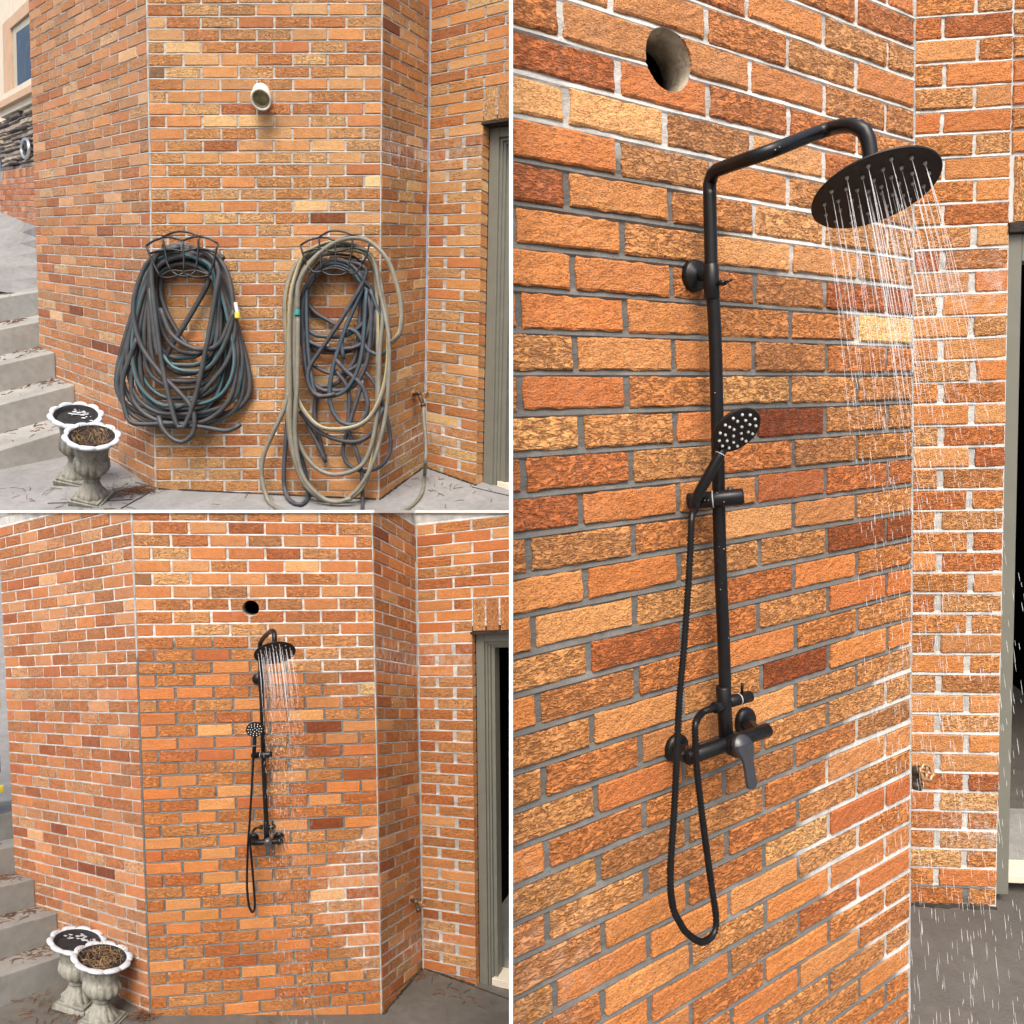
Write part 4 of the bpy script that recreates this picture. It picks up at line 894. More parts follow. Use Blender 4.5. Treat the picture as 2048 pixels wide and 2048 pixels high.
def slab(name, o, n, poly, thick, mat, kind='structure'):
    """paved slab: polygon of (x, y) lifted onto the sloping plane"""
    n = Vector(n); o = Vector(o)
    top = []
    for x, y in poly:
        z = o.z - (n.x * (x - o.x) + n.y * (y - o.y)) / n.z
        top.append(Vector((x, y, z)))
    c = len(top)
    bot = [p - Vector((0, 0, thick)) for p in top]
    fs = [tuple(range(c)), tuple(reversed(range(c, 2 * c)))]
    for i in range(c):
        l = (i + 1) % c
        fs.append((i, i + c, l + c, l))
    mb = MB()
    mb.add(top + bot, fs)
    ob = mb.build(name, mat)
    bm = bmesh.new(); bm.from_mesh(ob.data)
    bmesh.ops.recalc_face_normals(bm, faces=bm.faces)
    bm.to_mesh(ob.data); bm.free()
    ob["kind"] = kind
    return ob

def floor_z(s, x, y):
    o, n = FLOOR[s]
    return o[2] - (n[0] * (x - o[0]) + n[1] * (y - o[1])) / n[2]

def front_line(s, z, x):
    """y on the floor plane of set s where its height is z"""
    o, n = FLOOR[s]
    return o[1] - ((z - o[2]) * n[2] + n[0] * (x - o[0])) / n[1]

# ---------------- ground under everything
mb = MB()
mb.add([(-60, -60, -1.3), (60, -60, -1.3), (60, 60, -1.3), (-60, 60, -1.3)], [(0, 1, 2, 3)])
mb.build("ground", M_ground)["kind"] = "structure"

# ---------------- paved floors
zf = EYE - 0.05
slab("terrace_paving", *FLOOR['UL'], [(-7.5, front_line('UL', zf, -7.5)), (1.1, front_line('UL', zf, 1.1)), (1.1, 8.6), (-7.5, 8.6)], 0.16, M_dry)
slab("lower_paving", *FLOOR['LL'], [(-5.0, 2.3), (-0.02, 2.3), (1.0, 3.2), (1.0, 6.0), (-5.0, 6.0)], 0.12, M_damp)
slab("wet_paving", *FLOOR['R'], [(0.35, 1.35), (2.9, 1.35), (2.9, 4.4), (1.02, 4.4), (0.9, 1.75), (0.35, 1.5)], 0.1, M_wet)

# ---------------- the three brick walls
def door_skip(um0, um1, r):
    return um1 > 1.56 and r >= 5
E_M = 1.5

def build_house(s, label, k, fine):
    base = FC[s]["BC"].p(0, 40)
    root = empty("brick_house", base, label, "brick wall")
    sp = {}
    top = {'UL': -9, 'LL': -2, 'R': -4}[s]
    if s in ('UL', 'LL'):
        sp["AB"] = (top, 42, 7.45, None)
        sp["BC"] = (top, 42, 6.5, None)
        sp["CD"] = (top, 42, 2.88, None)
        sp["DE"] = (top, 42, 3.6, door_skip)
        hole = None
        if s == 'LL':
            fc = FC[s]["BC"]
            hole = (fc.p(HOLE['LL'][0], HOLE['LL'][1]), fc.N, 0.046)
        build_walls(s, root, sp, k, fine, hole)
    else:
        fc = FC[s]["BC"]
        sp["BC"] = (top, 42, 6.5, None)
        sp["DE"] = (top, 41, 3.5, None)
        hole = (fc.p(HOLE['R'][0], HOLE['R'][1]), fc.N, 0.058)
        build_walls(s, root, sp, k, fine, hole)
    # mortar behind the bricks
    mo = MB()
    if s in ('UL', 'LL'):
        mortar_sheet(mo, s, "AB", top - 1, 42, 0.0, 7.45, k)
        if s == 'UL':
            mortar_sheet(mo, s, "BC", top - 1, 43, 0.0, 6.5, k)
        mortar_sheet(mo, s, "CD", top - 1, 43, 0.0, 2.88, k)
        mortar_sheet(mo, s, "DE", top - 1, 42, 0.0, 1.5, k)
        mortar_sheet(mo, s, "DE", top - 1, 8, 1.5, 3.6, k)
    else:
        mortar_sheet(mo, s, "DE", top - 1, 42, 0.0, 3.6, k)
    mo.build("mortar", MORTAR[s], root)
    if hole:
        mm = MB()
        mortar_sheet(mm, s, "BC", top - 1, 43, 0.0 if s == 'LL' else 0.02, 6.5 if s == 'LL' else 6.2, k)
        mob = mm.build("mortar", MORTAR[s], root)
        cut_cylinder(mob, *hole)
        bm = bmesh.new(); bm.from_mesh(mob.data)
        fc0 = FC[s]["BC"]
        deep = [q for q in bm.faces if (q.calc_center_median() + WORLD[mob.name] - fc0.O).dot(fc0.N) < -0.012]
        bmesh.ops.delete(bm, geom=deep, context='FACES')
        bm.to_mesh(mob.data); bm.free()
        restore_attributes(mob, s, "BC", None, 0.0)
        c, axis, hr = hole
        d = Vector(axis).normalized()
        mb = MB()
        lathe(mb, c - d * 0.004, -d, [(0, hr), (0.02, hr * 0.985), (0.075, hr * 0.97), (0.076, hr * 1.5), (0.25, hr * 1.5)], 40, False, False)
        hl = mb.build("hole_lining", M_lining, root, True)
        mb = MB()
        lathe(mb, c - d * 0.078, -d, [(0.0, hr * 1.45), (0.18, hr * 1.45), (0.182, 0.0)], 40, False, False)
        mb.build("hole_back", M_dark, hl)
    cj = MB()
    if s in ('UL', 'LL'):
        corner_joint(cj, s, "AB", 0.012, top, 41, 0.0075, k)
        corner_joint(cj, s, "CD", 0.01, top, 41, 0.0070, k)
        corner_joint(cj, s, "DE", 0.03, top, 41, 0.012, k)
    else:
        corner_joint(cj, s, "BC", 0.006, top, 42, 0.0055, k)
    cj.build("corner_mortar", MORTAR[s], root, True)
    return root

UL = build_house('UL', "brick wall above, in dry light, with two hose racks and white vent pipe", 1.35, False)
LL = build_house('LL', "wet-streaked brick wall at lower left with whole black shower on it", 1.0, False)
RR = build_house('R', "close oblique brick wall behind the large black shower, corner at its right", 1.0, True)

# ---------------- reveal, lintel, door frame and dark room of a doorway
def doorway(s, root, k, Lr, fw, hh):
    fc = FC[s]["DE"]
    uE = 1.5 * fc.m
    # brick returns of the reveal
    for r in range(8, 41):
        mb = MB()
        g = rng("rev", s, r)
        a, b = r + 0.085, r + 0.93
        c = tint_for("DE", r, 9) + (1,)
        pts = [fc.p(uE + 0.001, a, -0.002 * k), fc.p(uE + 0.001, a, -Lr + 0.004), fc.p(uE + 0.001, b, -Lr + 0.004), fc.p(uE + 0.001, b, -0.002 * k)]
        inn = [q - fc.U * 0.02 * k for q in pts]
        hexa(mb, pts + inn, co=[(0.1 + i * 0.02, q * 0.071, r * 1.7) for i, q in enumerate((a, a, b, b, a, a, b, b))], tint=c, wet=0.0, white=0.0, kind=0.4)
        mb.build("return_brick", BRICK[s], root)
    mb = MB()
    pts = [fc.p(uE - 0.006 * k, 8, -0.004), fc.p(uE - 0.006 * k, 8, -Lr), fc.p(uE - 0.006 * k, 41.3, -Lr), fc.p(uE - 0.006 * k, 41.3, -0.004)]
    inn = [q - fc.U * 0.03 for q in pts]
    hexa(mb, pts + inn, co=(0.1, 0.1, 3.0), wet=0.0, white=0.5)
    mb.build("reveal_mortar", MORTAR[s], root)
    # soldier course over the door
    w = 0.355 * fc.m
    for i in range(7):
        mb = MB()
        u0 = uE + 0.035 * fc.m + i * w
        u1 = u0 + w * 0.86
        V, Fs, at = brick_mesh(s, "DE", fc, u0 / fc.m, u1 / fc.m, 5.1, 7.96, ("DE", 5, 20 + i), False, k)
        at["co"] = [(q[1] * 1.0, q[0], q[2]) for q in at["co"]]
        if CLIP[s]:
            side = [(p - CLIP[s][0]).dot(CLIP[s][1]) for p in V]
            if min(side) > 0:
                continue
            if max(side) > 0:
                V, Fs, at = clip_mesh(V, Fs, at, *CLIP[s])
        mb.add(V, Fs, **at)
        mb.build("soldier_brick", BRICK[s], root)
    U, V, N = fc.U, fc.V, fc.N
    W = 0.95 * k
    # steel lintel
    mb = MB()
    boxv(mb, fc.p(uE - 0.01 * k, 8.02, 0.004), U * (W + fw * 2), V * (0.20 * fc.h), -N * (Lr + 0.06))
    mb.build("lintel", M_grime, root)
    # frame
    fr = MB()
    boxv(fr, fc.p(uE + 0.003, 8.22, -Lr), U * fw * 0.52, V * (32.75 * fc.h), -N * 0.04 * k, 0.003 * k)
    boxv(fr, fc.p(uE + 0.003 + fw * 0.52, 8.22 + hh * 0.55, -Lr - 0.016 * k), U * fw * 0.13, V * ((32.7 - hh * 0.55) * fc.h), -N * 0.05 * k, 0.002 * k)
    boxv(fr, fc.p(uE + 0.003 + fw * 0.65, 8.22 + hh * 0.72, -Lr - 0.028 * k), U * fw * 0.13, V * ((32.7 - hh * 0.72) * fc.h), -N * 0.05 * k, 0.002 * k)
    boxv(fr, fc.p(uE + 0.003 + fw * 0.78, 8.22 + hh * 0.86, -Lr - 0.042 * k), U * fw * 0.22, V * ((32.7 - hh * 0.86) * fc.h), -N * 0.07 * k, 0.002 * k)
    fr.build("door_jamb", M_frame, root)
    fr = MB()
    boxv(fr, fc.p(uE + 0.004 + fw * 0.52, 8.221, -Lr - 0.001), U * W, V * (hh * 0.55 * fc.h), -N * 0.04 * k, 0.003 * k)
    boxv(fr, fc.p(uE + 0.004 + fw * 0.65, 8.22 + hh * 0.55, -Lr - 0.017 * k), U * W, V * (hh * 0.17 * fc.h), -N * 0.05 * k, 0.002 * k)
    boxv(fr, fc.p(uE + 0.004 + fw * 0.78, 8.22 + hh * 0.72, -Lr - 0.029 * k), U * W, V * (hh * 0.14 * fc.h), -N * 0.05 * k, 0.002 * k)
    boxv(fr, fc.p(uE + 0.004 + fw * 1.0, 8.22 + hh * 0.86, -Lr - 0.043 * k), U * W, V * (hh * 0.14 * fc.h), -N * 0.05 * k, 0.002 * k)
    fr.build("door_head", M_frame, root)
    fr = MB()
    boxv(fr, fc.p(uE + fw + W, 8.22, -Lr), U * fw, V * (32.75 * fc.h), -N * 0.09 * k, 0.003 * k)
    fr.build("door_jamb", M_frame, root)
    # pier beyond the door
    fr = MB()
    a, b = uE + fw * 2 + W, uE + fw * 2 + W + 0.3 * k
    pts = [fc.p(a, 8, 0), fc.p(b, 8, 0), fc.p(b, 41.3, 0), fc.p(a, 41.3, 0)]
    hexa(fr, pts + [q - N * 0.12 * k for q in pts], co=(0.3, 0.3, 0.3), wet=0.0, white=0.3)
    fr.build("door_pier", MORTAR[s], root)
    # threshold
    fr = MB()
    boxv(fr, fc.p(uE + fw * 0.72, 40.35, -Lr - 0.02 * k), U * (W + fw), V * (0.75 * fc.h), -N * 0.12 * k, 0.004 * k)
    fr.build("threshold", M_cream, root)
    # dark room behind the opening
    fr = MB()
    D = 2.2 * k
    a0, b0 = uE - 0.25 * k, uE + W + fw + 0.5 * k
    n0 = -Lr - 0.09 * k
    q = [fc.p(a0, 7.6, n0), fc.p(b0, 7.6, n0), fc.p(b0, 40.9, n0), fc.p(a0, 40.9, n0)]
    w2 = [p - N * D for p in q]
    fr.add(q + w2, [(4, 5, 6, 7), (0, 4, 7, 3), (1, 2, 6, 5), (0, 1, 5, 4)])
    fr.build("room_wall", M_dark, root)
    fr = MB()
    fr.add([q[3], q[2], w2[2], w2[3]], [(0, 1, 2, 3)])
    fr.build("room_floor", M_step, root)
    # clutter in the dark room
    g = rng("clutter", s)
    fr = MB()
    for i in range(5):
        p0 = fc.p(uE + fw + g.uniform(0.1, 0.6) * k, g.uniform(33, 39), n0 - g.uniform(0.5, 1.1) * k)
        tube(fr, catmull([p0, p0 + Vector((g.uniform(-0.2, 0.2), 0.1, -0.25)), p0 + Vector((g.uniform(-0.3, 0.3), 0.2, -0.3))], 0.06), 0.012 * k, 6)
    fr.build("stored_clutter", M_bin, root)

doorway('UL', UL, 1.35, 0.095, 0.205, 1.55)
doorway('LL', LL, 1.0, 0.050, 0.112, 1.55)

# coping added on the lower wall as the white gap between two sets
cp = MB()
for f, a, b in (("AB", 0, 7.45), ("BC", 0, 6.5), ("CD", 0, 2.88), ("DE", 0, 3.6)):
    fc = FC['LL'][f]
    U = Vector((fc.U.x, fc.U.y, 0)).normalized()
    N = Vector((fc.N.x, fc.N.y, 0)).normalized()
    def at_eye(um):
        p = fc.p(um * fc.m, 0)
        t = (p.z - EYE) / -fc.V.z
        return p + fc.V * t
    p0, p1 = at_eye(a), at_eye(b)
    z0, z1 = EYE - 0.0052, EYE + 0.0112
    q = [p0 + N * 0.010, p1 + N * 0.010, p1 - N * 0.11, p0 - N * 0.11]
    cp.add([Vector((p.x, p.y, z1)) for p in q] + [Vector((p.x, p.y, z0)) for p in q],
           [(0, 1, 2, 3), (7, 6, 5, 4), (0, 4, 5, 1), (1, 5, 6, 2), (2, 6, 7, 3), (3, 7, 4, 0)])
cp.build("divider_bar", M_white, LL)

# white board added at the close wall's end as the gap between sets
mb = MB()
boxv(mb, (-0.0042, 1.02, 0.9), (0.0056, 0, 0), (0, 0.44, 0), (0, 0, 3.4))
mb.build("divider_board", M_white, RR)

# door beside the close shower
def right_door():
    fc = FC['R']["DE"]
    U, V, N = -fc.U, fc.V, fc.N
    mb = MB()
    boxv(mb, fc.p(0.004, 8.0, 0.010), -fc.U * 0.5, V * (0.42 * fc.h), -N * 0.12)
    mb.build("lintel", M_grime, RR)
    mb = MB()
    boxv(mb, fc.p(-0.001, 8.44, -0.012), U * 0.046, V * (32.0 * fc.h), -N * 0.06, 0.003)
    boxv(mb, fc.p(-0.048, 9.6, -0.055), U * 0.010, V * (30.3 * fc.h), -N * 0.06, 0.002)
    mb.build("door_jamb", M_frame, RR)
    mb = MB()
    boxv(mb, fc.p(-0.0475, 8.441, -0.013), U * 0.8, V * (1.2 * fc.h), -N * 0.06, 0.003)
    mb.build("door_head", M_frame, RR)
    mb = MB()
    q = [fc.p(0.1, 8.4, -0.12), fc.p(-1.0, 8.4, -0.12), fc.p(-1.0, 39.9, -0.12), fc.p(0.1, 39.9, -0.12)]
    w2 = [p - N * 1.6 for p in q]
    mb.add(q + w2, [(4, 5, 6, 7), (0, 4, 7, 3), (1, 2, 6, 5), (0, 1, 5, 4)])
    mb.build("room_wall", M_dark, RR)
    mb = MB()
    mb.add([q[3], q[2], w2[2], w2[3]], [(0, 1, 2, 3)])
    mb.build("room_floor", M_step, RR)
    mb = MB()
    boxv(mb, fc.p(-0.050, 39.75, -0.05), U * 0.8, V * (0.42 * fc.h), -N * 0.1, 0.003)
    mb.build("threshold", M_cream, RR)
    mb = MB()
    pts = [fc.p(0.0, 8, -0.002), fc.p(0.0, 8, -0.06), fc.p(0.0, 41.3, -0.06), fc.p(0.0, 41.3, -0.002)]
    hexa(mb, pts + [p + fc.U * 0.03 for p in pts], co=(0.1, 0.1, 3.0), wet=0.0, white=0.5)
    mb.build("reveal_mortar", MORTAR['R'], RR)
    # wall over the door
    for i in range(5):
        mb = MB()
        u0 = -0.016 - i * 0.072
        Vv, Fs, at = brick_mesh('R', "DE", fc, (u0 - 0.062) / fc.m, u0 / fc.m, 5.1, 7.96, ("DE", 5, 20 + i), True, 1.0)
        at["co"] = [(q[1], q[0], q[2]) for q in at["co"]]
        mb.add(Vv, Fs, **at)
        mb.build("soldier_brick", BRICK['R'], RR)
    mb = MB()
    for r in range(-4, 5):
        Vv, Fs, at = brick_mesh('R', "DE", fc, -1.0 - (0.5 if r % 2 else 0.0), -0.03, r + 0.085, r + 0.93, ("DE", r, 30), True, 1.0)
        mb = MB().add(Vv, Fs, **at)
        mb.build("brick", BRICK['R'], RR)
    mb = MB()
    pts = [fc.p(0.0, -5, -0.0065), fc.p(-0.5, -5, -0.0065), fc.p(-0.5, 8, -0.0065), fc.p(0.0, 8, -0.0065)]
    hexa(mb, pts + [p - N * 0.03 for p in pts], co=[(0.02 * i, 0.03 * i, 3.0) for i in range(8)], wet=0.0, white=0.6)
    mb.build("mortar", MORTAR['R'], RR)
right_door()

# grime line where the walls meet the paving
for s, root, segs in (('UL', UL, (("CD", 0.0, 2.8), ("DE", 0.05, 1.5), ("BC", 0.1, 6.4))), ('LL', LL, (("CD", 0.0, 2.8), ("DE", 0.05, 1.5))), ('R', RR, (("DE", 0.0, 2.0),))):
    mb = MB()
    for f, a, b in segs:
        fc = FC[s][f]
        g = rng("grime", s, f)
        pts = []
        for i in range(25):
            p = fc.p((a + (b - a) * i / 24) * fc.m, 40.5, 0.004)
            p.z = floor_z(s, p.x, p.y) + 0.001
            pts.append(p + Vector((g.uniform(-0.004, 0.004), g.uniform(-0.004, 0.004), 0)))
        tube(mb, pts, [g.uniform(0.004, 0.011) * (1.35 if s == 'UL' else 1.0) for _ in pts], 6)
    mb.build("base_joint", M_grime, root)

# ---------------- stairs
def stairs(s, mat, k, label, nst):
    S, data = STEPS[s]
    S = Vector(S)
    fc = FC[s]["AB"]
    p = fc.p(data[0][0], 40, 0.5)
    root = empty("concrete_stairs", p, label, "stairs")
    du = data[1][0] - data[0][0]
    for i, (u, r) in enumerate(data[:nst]):
        mb = MB()
        g = rng("step", s, i)
        rb = data[i - 1][1] + 0.6 if i else 42.0
        # front edge sits slightly proud, treads run back under the next riser
        past = u > fc.L + 0.001
        a = fc.p(u, r, 0.002) - (S * 1.0 * k if past else Vector())
        boxv(mb, a, S * (3.2 if past else 2.2) * k, fc.U * (du * (1.35 if i < nst - 1 else 2.2)), fc.V * ((rb - r) * fc.h), 0.006 * k)
        mb.build("step", mat, root)
    return root

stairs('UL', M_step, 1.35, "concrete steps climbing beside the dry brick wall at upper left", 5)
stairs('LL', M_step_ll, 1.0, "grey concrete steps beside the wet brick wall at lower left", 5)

# driveway that goes on above the upper steps
mb = MB()
q = [Vector(p) for p in DRIVE]
nq = 6
V = []
for j in range(nq + 1):
    for i in range(nq + 1):
        a = q[0].lerp(q[1], i / nq); b = q[3].lerp(q[2], i / nq)
        V.append(a.lerp(b, j / nq) + Vector((0, 0, 0.0)))
mb.add(V, [(j * (nq + 1) + i, j * (nq + 1) + i + 1, (j + 1) * (nq + 1) + i + 1, (j + 1) * (nq + 1) + i) for j in range(nq) for i in range(nq)])
mb.build("driveway", M_dry)["kind"] = "structure"
mb = MB()
tube(mb, [q[0].lerp(q[3], 0.42) + Vector((0, 0, 0.002)), q[1].lerp(q[2], 0.36) + Vector((0, 0, 0.002))], 0.007, 6)
mb.build("paving_joint", M_grime)["kind"] = "structure"

# ---------------- neighbouring house in the far left gap of the upper picture
def neighbour():
    fc = FC['UL']["BG"]
    root = empty("neighbour_house", fc.p(0.8, 26), "cream house with window and stone base seen past the wall's left edge", "house")
    def plate(name, mat, quad, n0, n1, parent=root):
        mb = MB()
        fr = [fc.p(u, r, n1) for u, r in quad]
        bk = [fc.p(u, r, n0) for u, r in quad]
        hexa(mb, fr + bk)
        o = mb.build(name, mat, parent)
        bm = bmesh.new(); bm.from_mesh(o.data); bmesh.ops.recalc_face_normals(bm, faces=bm.faces); bm.to_mesh(o.data); bm.free()
        return o
    plate("stucco_wall", M_cream, [(-0.9, -6), (3.4, -6), (3.4, 12.2), (-0.9, 12.2)], -0.25, -0.05)
    win = plate("window", M_sash, [(0.1, 0.9), (1.56, 0.6), (1.56, 9.42), (0.1, 9.4)], -0.05, -0.028)
    plate("pane", M_glass, [(0.15, 1.9), (1.26, 1.6), (1.29, 9.0), (0.15, 9.0)], -0.028, -0.022, win)
    plate("trim", M_peach, [(1.57, -0.9), (2.12, -0.9), (2.2, 9.9), (1.58, 9.9)], -0.05, 0.0)
    plate("trim", M_peach, [(-0.5, -0.9), (1.57, -0.9), (1.57, 0.55), (-0.5, 0.75)], -0.05, -0.004)
    plate("sill", M_cream, [(-0.6, 9.43), (2.34, 9.43), (2.34, 10.4), (-0.6, 10.4)], -0.05, 0.05)
    plate("sill", M_peach, [(-0.6, 10.42), (2.36, 10.42), (2.36, 11.3), (-0.6, 11.3)], -0.05, 0.075)
    plate("sill", M_cream, [(-0.6, 11.32), (2.36, 11.32), (2.36, 12.2), (-0.6, 12.2)], -0.05, 0.03)
    plate("base_wall", M_grime, [(-0.9, 12.21), (3.4, 12.21), (3.4, 29), (-0.9, 29)], -0.28, -0.10)
    g = rng("stones")
    r = 12.3
    while r < 19.7:
        h = g.uniform(0.42, 0.8)
        u = -0.55 + g.uniform(0, 0.2)
        while u < 2.5:
            w = g.uniform(0.3, 0.75)
            nn = g.uniform(-0.03, 0.025)
            mb = MB()
            c = [(u + 0.01, r + g.uniform(0.02, 0.12)), (u + w - 0.01, r + g.uniform(0.02, 0.12)), (u + w - 0.01, r + h - g.uniform(0.02, 0.1)), (u + 0.01, r + h - g.uniform(0.02, 0.1))]
            fr = [fc.p(a + (0.012 if i in (0, 3) else -0.012), b + (0.1 if i < 2 else -0.1), nn) for i, (a, b) in enumerate(c)]
            md = [fc.p(a, b, nn - 0.025) for a, b in c]
            bk = [fc.p(a, b, -0.11) for a, b in c]
            mb.add(fr + md + bk, [(3, 2, 1, 0)] + [(i, (i + 1) % 4, (i + 1) % 4 + 4, i + 4) for i in range(4)] + [(i + 4, (i + 1) % 4 + 4, (i + 1) % 4 + 8, i + 8) for i in range(4)])
            mb.build("stone", g.choice(STONE_MATS), root)
            u += w
        r += h
    # low brick wall under the stone: soldier row then stretchers
    for i in range(26):
        u = -0.35 + i * 0.115
        mb = MB()
        V, Fs, at = brick_mesh('UL', "BG", fc, u / fc.m, (u + 0.095) / fc.m, 19.95, 21.1, ("BG", 1, i), False, 1.35)
        for kx in ("tint",):
            at[kx] = [(c[0] * 0.95, c[1] * 0.85, c[2] * 1.1, 1) for c in at[kx]]
        mb.add(V, Fs, **at)
        mb.build("soldier_brick", BRICK['UL'], root)
    for j in range(8):
        r = 21.25 + j * 0.78
        for i in range(11):
            u = -0.45 + i * 0.30 + (0.15 if j % 2 else 0)
            V, Fs, at = brick_mesh('UL', "BG", fc, u / fc.m, (u + 0.275) / fc.m, r, r + 0.68, ("BG", 2 + j, i), False, 1.35)
            at["tint"] = [(c[0] * 0.92, c[1] * 0.82, c[2] * 1.15, 1) for c in at["tint"]]
            MB().add(V, Fs, **at).build("brick", BRICK['UL'], root)
    mb = MB()
    qd = [fc.p(-0.5, 19.9, -0.005), fc.p(2.7, 19.9, -0.005), fc.p(2.7, 28.5, -0.005), fc.p(-0.5, 28.5, -0.005)]
    hexa(mb, qd + [p - fc.N * 0.06 for p in qd], co=[(0.2 * i, 0.13 * i, 1.0) for i in range(8)], wet=0.0, white=0.2)
    mb.build("mortar", MORTAR['UL'], root)
    # silver ring ornament on the stone
    c = fc.p(0.56, 17.65, 0.03)
    ring_root = empty("wall_ornament", c, "oval silver wreath ornament hanging on the grey stone", "ornament")
    mb = MB()
    pts = [c + fc.U * (0.24 * math.cos(t)) - fc.V * (0.115 * math.sin(t)) for t in [2 * math.pi * i / 28 for i in range(28)]]
    tube(mb, pts, 0.022, 8, closed=True)
    mb.build("hoop", M_steel, ring_root, True)
    mb = MB()
    pts = [c + fc.U * (0.12 * math.cos(t)) - fc.V * (0.065 * math.sin(t)) for t in [2 * math.pi * i / 20 for i in range(20)]]
    tube(mb, pts, 0.013, 6, closed=True)
    tube(mb, [c - fc.V * 0.11, c + fc.V * 0.11], 0.012, 6)
    tube(mb, [c - fc.U * 0.22, c + fc.U * 0.22], 0.012, 6)
    mb.build("scroll", M_bin, ring_root, True)
neighbour()

# dark bin with yellow bands at the far left of the lower picture
def cart():
    fc = FC['LL']["AB"]
    c = fc.p(1.95, 23.0, 0.10)
    root = empty("wheeled_bin", c, "dark bin with yellow bands standing on the upper step at far left", "bin")
    S = Vector(STEPS['LL'][0])
    U, V = fc.U, fc.V
    def part(name, mat, u, r, n, a, b, h, bev=0.01):
        mb = MB()
        boxv(mb, fc.p(u, r, n), U * a, V * h, fc.N * b, bev)
        return mb.build(name, mat, root)
    part("body", M_bin, 1.74, 15.2, -0.05, 0.32, 0.42, 0.44)
    part("lid", M_yellow, 1.72, 13.6, -0.06, 0.36, 0.44, 0.11)
    part("handle", M_yellow, 1.71, 22.6, -0.05, 0.02, 0.30, 0.05, 0.004)
    part("leg", M_bin, 1.74, 21.4, 0.00, 0.04, 0.05, 0.24, 0.004)
    part("leg", M_bin, 1.74, 21.4, 0.26, 0.04, 0.05, 0.24, 0.004)
cart()

